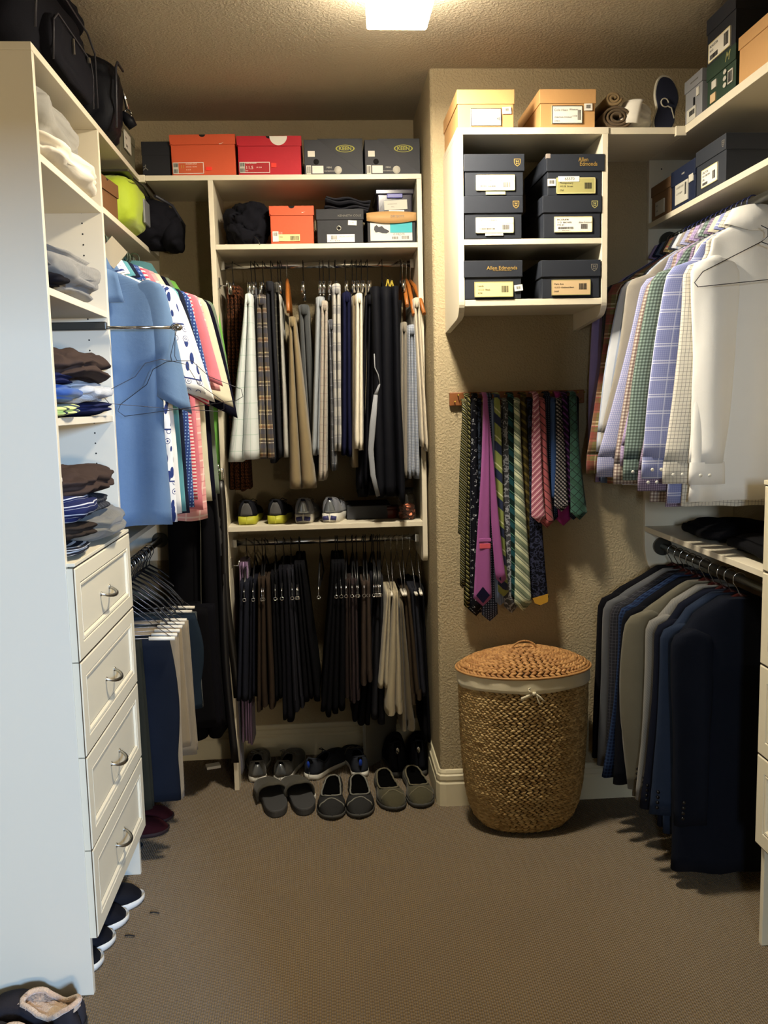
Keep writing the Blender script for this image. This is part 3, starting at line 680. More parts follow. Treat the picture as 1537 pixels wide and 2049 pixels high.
GRMEL = fab('grey_melange_knit', '#76746f', layers=((1, 0, .004, .5, 0, '#8d8b86', .3),)); HEATH = fab('heather_grey_jersey', '#a9acb0', layers=((.3, 1, .006, .35, 0, '#c9ccd0', .6), (0, 1, .011, .2, .3, '#85888c', .5)))
NAVYK = fab('navy_knit', '#1d2244'); BLUEK = fab('royal_blue_jersey', '#2b4f8f'); DNAVY = fab('navy_striped_jersey', '#20264a', layers=((0, 1, .055, .14, .2, '#b9bcc4', 1), (0, 1, .055, .05, .5, '#b9bcc4', .6)))
LIMESTR = fab('lime_striped_jersey', '#c8d67a', layers=((1, 0, .06, .25, 0, '#15161c', 1),)); TWEED = fab('grey_tweed_knit', '#6c685c', var=.3, layers=((.7, .7, .005, .4, 0, '#4d4a42', .6),)); CHAR = fab('charcoal_speckled_knit', '#2f3035', var=.3, dots=('#565860', .006, .2)); DKBR = fab('dark_brown_wool', '#302822', var=.2)
LIN = .006
# shelf at 2.165
garment_pile('folded_sweatshirt', 'white folded fleece lying at the front of the upper tower shelf', 'sweatshirt', (-.79, 2.60, 2.1655), (.25, .54, .085), WHITESW, 3, layers=1, amp=.012, pw=(2.3, 3))
g_ = garment_pile('folded_sweatshirt', 'grey zipped sweatshirt folded on the white fleece, upper tower shelf', 'sweatshirt', (-.82, 2.58, 2.225), (.24, .52, .13), GREYSW, 5, layers=2, amp=.014, pw=(2.2, 2.8), rz=.06)
q = MB(); q.tube([(.122-.02*abs(t)*2, -.12+.16*(t+.5), .085+.05*math.cos(t*3)-.05) for t in [i/12-.5 for i in range(13)]], .002, 6); q.build('drawcord', BLACKP, g_)
garment_pile('folded_glove', 'black knit item standing on the grey sweatshirt, near side of the top shelf', 'clothing', (-.82, 2.395, 2.345), (.15, .11, .035), BLKSW, 8, layers=2, amp=.01)
# shelf at 1.85
garment_pile('folded_sweater', 'grey melange sweater folded on the shelf above the valet rod', 'sweater', (-.80, 2.60, 1.8505), (.25, .44, .13), GRMEL, 11, layers=2, amp=.014, pw=(2.2, 2.4), groove=.2)
garment_pile('folded_shirt', 'black folded shirt with white lining at the near end of that shelf', 'shirt', (-.80, 2.385, 1.8505), (.24, .16, .05), BLKSW, 12, layers=2, amp=.008)
garment_pile('folded_shirt', 'dark grey folded shirt resting on the black one', 'shirt', (-.82, 2.40, 1.905), (.22, .19, .05), fab('dark_grey_knit', '#4e4c4a'), 14, layers=1, amp=.01)
MB().box(-.69, -.688, 2.33, 2.42, 1.865, 1.885).build('x', WHITEP) if 0 else None
# shelf at 1.53
garment_pile('folded_shirt', 'lime and black striped shirt at the bottom of the third tower pile', 'shirt', (-.795, 2.40, 1.5305), (.24, .19, .035), LIMESTR, 21, layers=1, amp=.006)
garment_pile('folded_shirt', 'royal blue jersey shirt above the lime striped one', 'shirt', (-.795, 2.41, 1.566), (.245, .22, .045), BLUEK, 22, layers=2, amp=.008)
garment_pile('folded_shirt', 'navy folded shirt above the royal blue one', 'shirt', (-.80, 2.385, 1.605), (.24, .15, .042), NAVYK, 23, layers=1, amp=.006)
garment_pile('folded_shirt', 'navy shirt folded under the heather grey tee', 'shirt', (-.795, 2.72, 1.5305), (.24, .27, .042), NAVYK, 24, layers=1, amp=.006)
garment_pile('folded_tee', 'heather grey tee bunched under the dark brown sweater', 'tee shirt', (-.785, 2.68, 1.566), (.25, .34, .062), HEATH, 25, layers=2, amp=.014)
garment_pile('folded_sweater', 'dark brown sweater draped on top of the third shelf pile', 'sweater', (-.79, 2.59, 1.618), (.28, .56, .082), BROWNSW, 26, layers=1, amp=.016, pw=(2.0, 2.6))
# on the drawers
garment_pile('folded_shirt', 'black and white shirt at the bottom near end of the pile on the drawers', 'shirt', (-.79, 2.39, 1.1665), (.25, .17, .035), fab('black_white_knit', '#24252b', layers=((0, 1, .03, .35, 0, '#bfc0c0', 1),)), 31, layers=1, amp=.006)
garment_pile('folded_sweater', 'dark brown wool folded under the navy striped shirt', 'sweater', (-.785, 2.41, 1.200), (.26, .21, .055), DKBR, 32, layers=1, amp=.01)
garment_pile('folded_sweater', 'grey tweed sweater lying at the far end of the drawer top', 'sweater', (-.78, 2.70, 1.1665), (.28, .36, .085), TWEED, 33, layers=1, amp=.012, pw=(2.1, 2.6))
garment_pile('folded_shirt', 'navy shirt with thin white stripes in the drawer top pile', 'shirt', (-.785, 2.42, 1.252), (.26, .23, .075), DNAVY, 34, layers=2, amp=.008)
garment_pile('folded_sweater', 'charcoal speckled sweater between tweed and brown knits', 'sweater', (-.80, 2.64, 1.245), (.24, .26, .065), CHAR, 35, layers=1, amp=.01)
garment_pile('folded_sweater', 'dark brown knit crowning the pile on the drawers', 'sweater', (-.80, 2.58, 1.30), (.28, .46, .078), BROWNSW, 36, layers=1, amp=.014, pw=(2.0, 2.4))
e = empty('hang_tag', (-.72, 2.36, 1.372), 0, 'red and white cardboard tag on the dark brown knit', 'tag')
MB().box(-.03, .035, -.02, .02, .0, .10).build('tag_card', mat('red_tag_card', '#c3321f', .6), e, bevel=.001); MB().box(-.031, .036, -.021, .021, -.012, .004).build('tag_foot', WHITEP, e, bevel=.001)
MB().box(.0352, .036, -.010, .010, .045, .065).build('printed_patch', INK, e)

# bags above
BAGF = fab('black_nylon', '#15151b', weave=1200, rough=.75, var=.2); BAGF2 = fab('black_leather', '#0f1016', rough=.45, var=.2); PIPE = mat('grey_piping', '#2d2d35', .5)
bag = empty('travel_bag', (-.86, 2.62, 2.4105), 0, 'big black travel bag with zip pockets on the drawer tower', 'bag')
soft('bag_body', (.385, .64, .26), BAGF, bag, 41, pw=(5, 4.5), amp=.012, freq=5)
soft('bag_flap', (.40, .62, .05), BAGF, bag, 42, pw=(4, 4), amp=.012, freq=5, loc_=(0, 0.01, .232))
soft('front_pocket', (.05, .42, .13), BAGF, bag, 43, pw=(4, 5), amp=.006, loc_=(.19, .02, .02))
q = MB(); q.tube([(.206, -.18, .02), (.212, -.18, .115), (.216, -.15, .14), (.216, .17, .14), (.212, .21, .11), (.208, .21, .02)], .0025, 6); q.build('piping', PIPE, bag)
q = MB(); q.tube([(.2, -.3, .05), (.208, -.28, .2), (.205, -.2, .225), (.205, .2, .228), (.205, .28, .2), (.2, .3, .05)], .003, 6); q.build('piping', PIPE, bag)
q = MB(); q.box(.214, .22, -.02, -.012, .09, .13); q.build('zip_pull', NICKEL, bag, bevel=.001)
q = MB(); q.box(.214, .222, .14, .15, .125, .14); q.build('zip_pull', NICKEL, bag, bevel=.001)
for s_ in (-1, 1):
    q = MB(); q.tube([(.17, s_*.12+.12*math.cos(a)*.9, .265+.0*a+.015*math.sin(a)) for a in [math.pi*i/10 for i in range(11)]], .006, 8); q.build('handle', BAGF2, bag)
bag2 = empty('shoulder_bag', (-.79, 3.10, 2.4105), 0, 'black shoulder bag with chrome strap clasp beside the travel bag', 'bag')
soft('bag_body', (.33, .25, .25), BAGF2, bag2, 45, pw=(4.5, 3.5), amp=.012, freq=5)
q = MB(); q.tube([(.165, -.09, .02), (.172, -.09, .2), (.170, -.05, .23), (.170, .03, .23)], .004, 6); q.build('piping', PIPE, bag2)
q = MB(); q.tube([(.145, .07, .21), (.160, .085, .17), (.166, .09, .13)], .006, 8); q.tube([(.166+.012*math.cos(a), .09, .115+.015*math.sin(a)) for a in [2*math.pi*i/14 for i in range(15)]], .003, 6); q.build('strap_clasp', CHROME, bag2)
q = MB(); q.tube([(.150, .075, .115), (.168, .092, .095), (.180, .10, .075)], [.01, .02, .016], 10); q.build('strap', BAGF2, bag2)
# lime bag, black pack
lb = empty('lime_bag', (-.77, 3.38, 2.1705), 0, 'bright lime green zip bag with a clear window, second left shelf', 'bag')
LIME = fab('lime_nylon', '#a3b72b', rough=.6, var=.08); soft('bag_body', (.29, .36, .185), LIME, lb, 51, pw=(4.2, 4), amp=.008, freq=6)
MB().box(.139, .147, .02, .12, .045, .13).build('clear_window', mat('grey_mesh_window', '#77787c', .25), lb, bevel=.003)
q = MB(); q.tube([(.145, -.14, .16), (.15, 0, .165), (.145, .14, .16)], .003, 6); q.build('zip', BLACKP, lb); MB().box(-.12, .13, -.15, -.02, .181, .19).build('folder', GREYM, lb, bevel=.002)
bp = empty('backpack', (-.72, 3.69, 2.1705), 0, 'black backpack slumped over the shelf end beside the lime bag', 'backpack')
soft('bag_body', (.34, .25, .195), BAGF, bp, 53, pw=(2.6, 2.8), amp=.02, freq=5, sag=.03)
soft('front_pocket', (.08, .2, .13), BAGF, bp, 54, pw=(3, 3), amp=.01, loc_=(.15, 0, -.01)); q = MB(); q.tube([(.10, -.08, .185), (.15, 0, .165), (.185, .06, .10), (.175, .08, .03)], .006, 8); q.build('strap', PIPE, bp)
# dark ball in centre unit
nb = empty('drawstring_bag', ((at(440, 400, 3.6).x+at(543, 400, 3.6).x)/2+.003, 3.665, Z2), 0, 'black crumpled nylon bag beside the small orange box', 'bag')
soft('bag_body', (.195, .25, .185), BAGF, nb, 61, pw=(2.6, 2.8), amp=.026, freq=9)
q = MB(); q.tube([(.03, -.125, .03), (.045, -.135, .012), (.05, -.142, -.004)], .0012, 5); q.build('drawcord', GREYM, nb)
fc = empty('folded_cloth', ((at(645, 400, 3.6).x+at(736, 400, 3.6).x)/2, 3.66, Z2+.1195), 0, 'dark grey cloth loosely folded on the black shoe box', 'cloth')
DGC = fab('dark_grey_cloth', '#26262c')
for i in range(4):
    b = MB(); n = 20; P = []
    for j in range(2):
        P.append([(-.085+.17*k/n+.004*i, -.11+.22*j, .006+i*.011+.008*math.sin(k*.5+i)*.6+(.018 if i > 1 else 0)*(1-k/n)) for k in range(n+1)])
    b.grid(P); b.build('fold', DGC, fc, solid=.005)
# hutch top: folded bag, cap, sandal
p = at(1217, 252, 3.05)
fb = empty('rolled_towel', (p.x+.012, 3.09, Z3), 0, 'brown towel rolled beside the kraft boxes on the hutch', 'towel')
TOW = fab('brown_towel_cloth', '#5b4a36', var=.2); 
def roll(parent, name, r, L, m, c, turns=3, th=.006, ax='y', sq=1):
    b = MB(); P = []; n = 16*turns
    sp_ = [((r*(.25+.75*k/n))*math.cos(2*math.pi*turns*k/n), (r*(.25+.75*k/n))*math.sin(2*math.pi*turns*k/n)*sq) for k in range(n+1)]
    for j in (0, 1): P.append([(c[0]+x, c[1]+(j-.5)*L, c[2]+z) for x, z in sp_])
    b.grid(P); return b.build(name, m, parent, solid=th)
roll(fb, 'roll', .052, .2, TOW, (0, 0, .040), 3, .008, sq=.7); roll(fb, 'roll', .026, .18, fab('tan_towel_cloth', '#8a7350'), (-.012, -.01, .098), 2, .008, sq=.8)
p = at(1271, 250, 3.05); cap = empty('white_cap', (p.x, 3.07, Z3), .3, 'white cap standing on the corner shelf', 'cap')
CAPM = fab('white_cap_cloth', '#d9d4c8', rough=.7, var=.05)
soft('crown', (.115, .15, .105), CAPM, cap, 71, pw=(2.2, 2.2), amp=.008, freq=7)
b = MB(); n = 14; P = []
for j in range(6):
    t = j/5; P.append([((-.05-.02*t)*math.cos(a)*1.0-.012*t, -.0+.05*math.sin(a)-.035, .088-.075*t*t+.01*math.cos(a)) for a in [-1.2+2.4*i/n for i in range(n+1)]])
b.grid(P); b.build('brim', CAPM, cap, solid=.003)
p = at(1328, 250, 3.0); sd = empty('sandal', (p.x+.006, 3.02, Z3), .1, 'navy sandal sole standing upright against the grey shoe box', 'sandal')
b = MB()
def sole_outline(L, W, n=40, waist=.28):
    o_ = []
    for i in range(n):
        a = 2*math.pi*i/n; y = math.sin(a)*L/2; t = y/L+.5
        w_ = W/2*(1-waist*math.exp(-((t-.42)/.16)**2)); x = math.copysign(abs(math.cos(a))**.8, math.cos(a))*w_+.012*math.sin(t*3)-.006; o_.append((x, y))
    return o_
so = [(x, z+.09) for x, z in sole_outline(.19, .088)]
for (a0, sc, y0, y1, mm, nm) in ((0, 1.06, .0, .012, mat('grey_foam', '#bdb8a6', .8), 'outsole'), (0, .97, -.003, .001, mat('navy_foam', '#181d33', .85), 'footbed')):
    b = MB(); b.prism([(x*sc, .09+(z-.09)*sc) for x, z in so], 'y', y0, y1); o = b.build(nm, mm, sd, bevel=.002); o.rotation_euler = (-.12, .12, 0)
q = MB(); q.tube([(.012*math.cos(a)*(1+a*.05)-.004, -.008, .095+.012*math.sin(a)*(1+a*.05)) for a in [math.pi*2*i/16 for i in range(15)]]+[(.02, -.008, .08), (.034, -.004, .05)], .0022, 6); o = q.build('strap', mat('grey_foam', '#bdb8a6'), sd); o.rotation_euler = (-.12, .12, 0)

# ================================================================== hanging clothes
def nz(x, y, z=0): return noise.noise(Vector((x, y, z)))
def cloth_rows(b, rows, n=30, seed=0, fold=.004, ff=26, e=.6, m=0, cap0=False, cap1=False, camp=0, hem=.0, slant=0):
    """rows: (z, w0, w1, tc, th) closed cloth cross-sections from top to bottom, with vertical folds that grow downwards"""
    P, UV = [], []; N_ = len(rows)
    for j, (z, w0, w1, tc, th) in enumerate(rows):
        s = j/(N_-1); wc, hw = (w0+w1)/2, (w1-w0)/2; row = []; per = 0; ur = [0.0]; prev = None
        g = fold*(.25+s*1.0)
        for i in range(n):
            a = 2*math.pi*i/n; cx = math.cos(a); sx = math.sin(a)
            x = wc+hw*math.copysign(abs(cx)**e, cx); y = tc+th*math.copysign(abs(sx)**.75, sx)
            f = g*(math.sin(ff*(x-wc)+seed*3.7+1.2*s)+.8*nz(x*12+seed*5, z*3.2, seed))
            y += f*(1 if camp == 0 else 1)
            x += g*.7*nz(z*5+seed, a, seed+9)
            zz = z+hem*s*s*(nz(x*9+seed, 3.1)*1.0)+slant*s*s*(x-wc)/max(.01, hw)
            row.append((x, y, zz))
            if prev: per += math.hypot(x-prev[0], y-prev[1]); ur.append(per)
            prev = (x, y)
        ur.append(per+math.hypot(row[0][0]-prev[0], row[0][1]-prev[1]))
        P.append(row); UV.append([(u, z) for u in ur])
    b.grid(P, closed_u=True, uv=UV, m=m, cap0=cap0, cap1=cap1)
    return b
def lerp(a, b, t): return a+(b-a)*t
def interp(tab, z):
    for (z0, v0), (z1, v1) in zip(tab, tab[1:]):
        if z0 >= z >= z1: return lerp(v0, v1, (z0-z)/max(1e-9, z0-z1))
    return tab[-1][1] if z < tab[-1][0] else tab[0][1]

HG = {}
def hanger(kind, root_loc, rz, label, group, dz=0):
    """clothes hanger; local x across the shoulders, z down from the rod's centre"""
    if kind not in HG:
        b = MB(); r = {'wire': .0013, 'plastic': .0035, 'wood': .0045}[kind[0]]; hr = .0017 if kind[0] != 'wire' else .0013
        hk = [(-.0185*math.cos(a)*-1*-1, 0, .0185*math.sin(a)) for a in [math.pi*(-.12)+math.pi*1.12*i/12 for i in range(13)]]
        hk += [(.0185, 0, -.012), (.006, 0, -.032), (0, 0, -.045), (0, 0, -.062)]
        b.tube(hk, hr if kind[2] != 'polo' else .0028, 6, m=1 if kind[0] != 'plastic' else 0)
        if kind[2] == 'shirt':
            arm = [(0, 0, -.062), (.04, 0, -.085), (.10, 0, -.135), (.142, 0, -.185), (.147, 0, -.198), (.136, 0, -.206)]
            b.tube(arm, r, 6); b.tube([(-x, y, z) for x, y, z in arm], r, 6); b.tube([(-.136, 0, -.206), (.136, 0, -.206)], r*.8, 6)
        elif kind[2] == 'polo':
            b.tube([(0, 0, -.06), (0, 0, -.122)], hr, 6, m=0)
            arm = [(0, 0, -.118), (.05, 0, -.135), (.12, 0, -.175), (.14, 0, -.20), (.13, 0, -.21)]
            b.tube(arm, r, 6); b.tube([(-x, y, z) for x, y, z in arm], r, 6); b.tube([(-.13, 0, -.21), (.13, 0, -.21)], r*.8, 6)
        elif kind[2] == 'suit':
            for s in (-1, 1):
                arm = [(0, 0, -.050), (s*.05, 0, -.075), (s*.10, 0, -.125), (s*.14, 0, -.165)]; b.tube(arm, [.007, .007, .007, .008], 8)
        elif kind[2] == 'clip':
            b.tube([(-.15, 0, -.085), (.15, 0, -.085)], r, 6); b.tube([(0, 0, -.062), (0, 0, -.085)], r*1.2, 6)
            for s in (-1, 1): b.box(s*.13-.012, s*.13+.012, -.007, .007, -.125, -.082, m=1)
        elif kind[2] == 'bar':      # trouser hanger: two arms and a bar, chrome ring on its room end
            for s in (-1, 1): b.tube([(0, 0, -.055), (s*.10, 0, -.10), (s*.185, 0, -.165)], r, 6)
            b.tube([(-.185, 0, -.165), (.185, 0, -.165)], r, 6)
            b.tube([(.19, .0, -.155), (.192, 0, -.185), (.193, 0, -.19)], .0012, 5, m=1)
            b.tube([(.193, .0065*math.cos(a), -.197+.0065*math.sin(a)) for a in [2*math.pi*i/12 for i in range(13)]], .0017, 5, m=1)
        elif kind[2] == 'tube':     # wire trouser hanger with white tubes
            for s in (-1, 1): b.tube([(0, 0, -.055), (s*.05, 0, -.085), (s*.19, 0, -.195)], r, 5)
            b.tube([(-.19, 0, -.195), (.19, 0, -.195)], r, 6)
            b.tube([(.115, 0, -.195), (.2, 0, -.198)], .0065, 12, m=2)
        cm = {'black': mat('black_hanger', '#141416', .35), 'navy': mat('navy_hanger', '#232a5c', .35), 'green': mat('green_hanger', '#37422e', .35), 'steel': mat('steel_wire', '#6e6e72', .3, .9), 'wood': mat('honey_wood', '#9a5b25', .4, nscale=20, namt=.2), 'cherry': mat('cherry_wood', '#3a1512', .3)}[kind[1]]
        HG[kind] = (b, [cm, CHROME, mat('white_tube', '#ded9cc', .5)])
        HG[kind] = (HG[kind][0].build('hanger', HG[kind][1], smooth=True), )
        o = HG[kind][0]; o.location = root_loc; o.rotation_euler = (0, 0, rz)
    else:
        o = HG[kind][0].copy(); COL.objects.link(o); o.location = root_loc; o.rotation_euler = (0, 0, rz)
    o.location.z += dz
    tag(o, label, 'hanger', group); return o

def shirt(label, loc_, rz, m, L=.88, sl=.56, lean=.12, th=.012, hw=.225, seed=0, cam=1, cuff=None, short=False, cat='shirt', drop=.19, group=None, collar=True, coll_m=None, fold=.004, buttons=True, name='hanging_shirt', slw=.078, elbow=0, hemdrop=.015, body_shift=0, shl=.33, swt=.72, neck=.055, jacket=False, bt=.022):
    e = empty(name, loc_, rz, label, cat, group); b = MB()
    wt = [(-.055, .05), (-.075, .078), (-.10, .12), (-.14, hw*.78), (-drop+.01, hw*.95), (-drop-.02, hw), (-.30, hw*.99), (-.5, hw*.98), (-L, hw*1.04)]
    if neck > .08: wt = [(-neck, .05), (-neck-.015, .08), (-neck-.035, .125), (-neck-.057, hw*.82), (-neck-.08, hw*.96), (-neck-.11, hw), (-.5, hw*.98), (-L, hw*1.04)]
    if jacket: wt = [(-.05, .05), (-.068, .085), (-.10, .14), (-.135, hw*.82), (-.165, hw*.95), (-.20, hw), (-.3, hw*.99), (-L, hw*1.02)]
    zs = [-neck-(L-neck)*(j/30)**1.75 for j in range(31)]
    rows = []
    for z in zs:
        w = interp(wt, z); t = th*(.75+.5*min(1, -z/.4))*(1.35 if jacket and -z < .3 else 1); sh_ = body_shift*max(0, -z-.2)
        rows.append((z, -w+sh_, w+sh_, 0, t))
    cloth_rows(b, rows, 48, seed, fold, 38, m=0, cap0=True, cap1=True, hem=hemdrop)
    b.build('body', m, e)
    for s in (1, -1):
        q = MB(); z0 = -drop+.045 if not jacket else -.145; Ls = sl if not short else shl; rows = []; n = 16
        for j in range(n+1):
            t = j/n; z = z0-Ls*t**1.25
            ws = lerp(slw, slw*swt, t) if not short else lerp(.045, .066, t)
            cx = (hw-slw*.55)+(lean if s > 0 else lean*.15)*(t**1.15)+elbow*math.sin(t*math.pi)
            if short: cx = hw-.034+lean*t
            wtop = ws*math.sqrt(max(.02, 1-(1-min(1, t/.16))**2))
            rows.append((z, cx-wtop, cx+wtop, cam*(th*.9+.006*t) if not short else cam*.010*t, th*.62+.003))
        if s < 0: rows = [(z, -b_, -a_, tc, tt) for z, a_, b_, tc, tt in rows]
        if short: rows[-1] = (rows[-1][0]+.0, rows[-1][1], rows[-1][2], rows[-1][3], rows[-1][4]*1.3)
        cloth_rows(q, rows, 24, seed+s*3.3, fold*1.1, 46, m=0, cap0=True, cap1=True, slant=(-.028*s-.012*math.sin(seed)) if short else 0)
        so = q.build('sleeve', m, e)
        if s > 0 and not short:
            z, a_, b_, tc, tt = rows[-1]; q = MB(); cl = .062 if not jacket else 0
            if cl:
                cloth_rows(q, [(z+.004, a_-.001, b_+.001, tc, tt+.002), (z-.02, a_-.003, b_+.003, tc, tt+.003), (z-cl, a_-.004, b_+.004, tc, tt+.003)], 20, seed, .001, 20, cap1=True)
                co = q.build('cuff', cuff or m, so)
                if buttons:
                    for k_ in (0, 1):
                        c = MB(); c.lathe([(.0001, .002), (.005, .002), (.0055, 0)], 12); o = c.build('button', mat('pearl_button', '#d8d4c8', .3), so); o.rotation_euler = (-math.pi/2*cam, 0, 0); o.location = (a_+.05+k_*.028, tc+cam*(tt+.004), z-.035)
            elif buttons:
                for k_ in range(4):
                    c = MB(); c.lathe([(.0001, .003), (.005, .003), (.0055, 0)], 10); o = c.build('button', mat('dark_horn_button', '#0d0c0e', .25), so); o.rotation_euler = (-math.pi/2*cam, 0, 0); o.location = (b_-.018-.001*k_, tc+cam*(tt+.002), z+.03+.017*k_)
    if collar:
        q = MB(); n = 22; P = []
        for (z, rx, ry) in ((-.028, .055, .018), (-.010, .058, .019), (-.010, .064, .022), (-.062, .088, th+.009), (-.064, .086, th+.007)):
            P.append([(rx*math.cos(a), ry*math.sin(a), z-(.010*math.cos(a)**2 if z > -.03 else -.0)-(.022*max(0, math.sin(a)*cam)**3*(1 if z < -.05 else 0))) for a in [2*math.pi*i/n for i in range(n)]])
        q.grid(P, closed_u=True, uv=[[(i/n*.35, r) for i in range(n+1)] for r in (0, .01, .02, .06, .065)])
        q.build('collar', coll_m or m, e).location.z = .055-neck
    return e
def trousers(label, loc_, rz, m, top, bot, z0, z1, w0=-.16, w1=.16, lobes=2, seed=0, name='hanging_trousers', cat='trousers', group=None, band=None, fold=.003, wb=None, cuffm=None, hem=.012, thk=1.0, wlean=0, wbm=None, bulge=0):
    """legs hang side by side: top/bot = (t-left, t-right) extent along the rod at top and bottom"""
    e = empty(name, loc_, rz, label, cat, group); b = MB(); n = 18
    rg = random.Random(int(seed*100)+3); ws_ = [rg.uniform(.7, 1.3) for _ in range(lobes)]; sw = sum(ws_); cum = [sum(ws_[:q_])/sw for q_ in range(lobes+1)]; zj = [rg.uniform(-.012, .012) if lobes > 1 else 0 for _ in range(lobes)]
    for l in range(lobes):
        rows = []
        for j in range(n+1):
            t = j/n; a0, a1 = lerp(top[0], bot[0], t), lerp(top[1], bot[1], t); W_ = (a1-a0)*(cum[l+1]-cum[l])
            tc = lerp(a0, a1, (cum[l]+cum[l+1])/2); th = max(.0035, W_*.56*thk)
            z = lerp(z0, z1, t)+zj[l]*t
            ww = wlean*t+bulge*math.sin(math.pi*min(1, t*1.35))
            rows.append((z, w0+ww*.3, w1+ww+.012*t-abs(zj[l])*.9, tc+.003*nz(t*3+seed, l*4.)*t, th))
        cloth_rows(b, rows, 20, seed+l*2.1, fold*.5, 15, e=.32, cap0=True, cap1=True, hem=hem)
    b.build('leg_cloth' if lobes > 1 else 'cloth', m, e)
    if wb:
        q = MB(); c0, c1 = top; cloth_rows(q, [(z0+.002, w0, w1+.002, (c0+c1)/2, (c1-c0)/2+.0015), (z0-wb, w0, w1+.003, (c0+c1)/2, (c1-c0)/2+.002)], 16, seed, .0005, 10, cap0=True, cap1=True); q.build('waistband', wbm or m, e)
    if band:
        q = MB(); a0, a1 = bot
        for l in range(lobes):
            W_ = (a1-a0)*(cum[l+1]-cum[l]); tc = lerp(a0, a1, (cum[l]+cum[l+1])/2)
            cloth_rows(q, [(z1+.045+zj[l], w0, w1+.016+wlean, tc, W_*.52+.0015), (z1-.001+zj[l], w0, w1+.016+wlean, tc, W_*.52+.0018)], 16, seed+l*2.1, .0005, 15)
        q.build('hem_cuff', cuffm or m, e)
    return e

# ------------------------------------------------------------------ shirts on the upper right rod
def ging(name, base, col, per, **kw): return fab(name, base, layers=((1, 0, per, .5, 0, col, .55), (0, 1, per, .5, 0, col, .55)), **kw)
def grid_(name, base, col, per, w=.12, **kw): return fab(name, base, layers=((1, 0, per, w, 0, col, .8), (0, 1, per, w, 0, col, .8)), **kw)
RPLAID = fab('red_olive_plaid', '#71673f', layers=((0, 1, .10, .28, 0, '#7b2d33', .65), (0, 1, .10, .05, .4, '#c9b892', .8), (0, 1, .10, .05, .52, '#c9b892', .7), (0, 1, .05, .06, .1, '#a94a52', .8), (1, 0, .075, .3, .1, '#7b2d33', .45), (1, 0, .075, .05, .6, '#c9b892', .6), (0, 1, .012, .2, 0, '#3c3a28', .3)))
SH = [  # label, material, y, lean, sleeve length, L
 ('plain lavender shirt at the far end of the upper right rod', fab('lavender_cotton', '#8f7fb0', sheen=.3), .16, .60, .86),
 ('dark navy shirt second from the far end, upper right rod', fab('navy_cotton', '#232a47'), .10, .56, .86),
 ('steel blue shirt behind the red and olive plaid one', fab('steel_blue_cotton', '#4e5c78'), .10, .56, .86),
 ('dark brown striped shirt between steel blue and plaid', fab('dark_stripe_cotton', '#2f2c2e', layers=((1, 0, .012, .3, 0, '#5c5750', .6),)), .09, .54, .84),
 ('red and olive plaid flannel shirt on the right rod', RPLAID, .135, .60, .86),
 ('black checked shirt just in front of the plaid flannel', ging('black_check', '#3d3f46', '#101116', .008), .07, .50, .84),
 ('white shirt with blue trim peeking by the grey oxford', fab('white_blue_trim', '#c9ccd2', layers=((1, 0, .03, .2, 0, '#7f93b8', .6),)), .08, .52, .86),
 ('light grey beige brushed shirt', fab('grey_beige_brushed', '#928b80', var=.14, sheen=.3), .16, .52, .84),
 ('pale blue mini gingham shirt with long cuff', ging('pale_blue_mini_gingham', '#c2c2d8', '#6f76b0', .006), .13, .60, .86),
 ('maroon and white gingham shirt showing its hem', ging('maroon_gingham', '#d5cabd', '#4d1420', .011), .10, .62, .90),
 ('lavender micro check shirt with raised collar', ging('lavender_micro_check', '#c3b4d2', '#8a73ab', .009), .09, .56, .86),
 ('purple and white large gingham shirt', ging('purple_big_gingham', '#cdc6d3', '#3f3652', .024), .06, .50, .84),
 ('dark green gingham shirt on the right rod', ging('dark_green_gingham', '#93a79c', '#14241f', .010), .135, .60, .86),
 ('plum mini gingham shirt with low cuff', ging('plum_mini_gingham', '#b7a6c0', '#3f2a55', .007), .12, .63, .90),
 ('cream cotton shirt beside the dark green gingham', fab('cream_cotton', '#dbd3bb'), .07, .52, .84),
 ('periwinkle blue glen check shirt', fab('periwinkle_check', '#8b92c4', layers=((1, 0, .006, .5, 0, '#aab0d6', .5), (0, 1, .006, .5, 0, '#6f78b4', .4), (0, 1, .05, .06, 0, '#dfe2f2', .8), (0, 1, .05, .06, .15, '#dfe2f2', .8), (1, 0, .05, .06, 0, '#dfe2f2', .6))), .145, .585, .88),
 ('white shirt with a grey window grid', grid_('white_grey_grid', '#ddd7c9', '#77736c', .011, .12), .10, .60, .89),
 ('plain white dress shirt nearest the camera', fab('white_cotton', '#ece9e2', var=.02, rough=.75), .04, .60, .87),
]
ys = [3.235-.036*i for i in range(len(SH))]
shh = [0.245, 0.245, 0.245, 0.245, 0.245, 0.219, 0.214, 0.219, 0.175, 0.167, 0.165, 0.164, 0.191, 0.167, 0.167, 0.189, 0.16, 0.162]
shlean = [0.049, 0.032, 0.037, 0.042, 0.097, 0.085, 0.114, 0.112, 0.174, 0.143, 0.129, 0.048, 0.118, 0.112, 0.051, 0.104, 0.076, 0.014]
for i, (lab, m_, lean, sl, L_) in enumerate(SH):
    y = ys[i]; last = i == len(SH)-1
    shirt(lab, (RRX_U, y, RRZ_U), math.pi+(.02 if i % 2 else -.03), m_, L=L_, sl=sl-.0, lean=shlean[i], seed=i*1.7+.3, th=.011 if not last else .016, cam=1, hw=shh[i], swt=.66, drop=.20, fold=.0045 if not last else .011, elbow=-.012 if i % 3 else .01, cat='shirt', body_shift=.03, buttons=i > 11)
    hanger(('plastic', 'navy', 'shirt') if i > 3 else ('wire', 'steel', 'shirt'), (RRX_U, y+.001, RRZ_U), math.pi, 'navy plastic hanger on the upper right rod' if i > 3 else 'thin steel hanger at the far end of the upper right rod', 'navy hangers upper right rod' if i > 3 else 'steel hangers upper right rod')
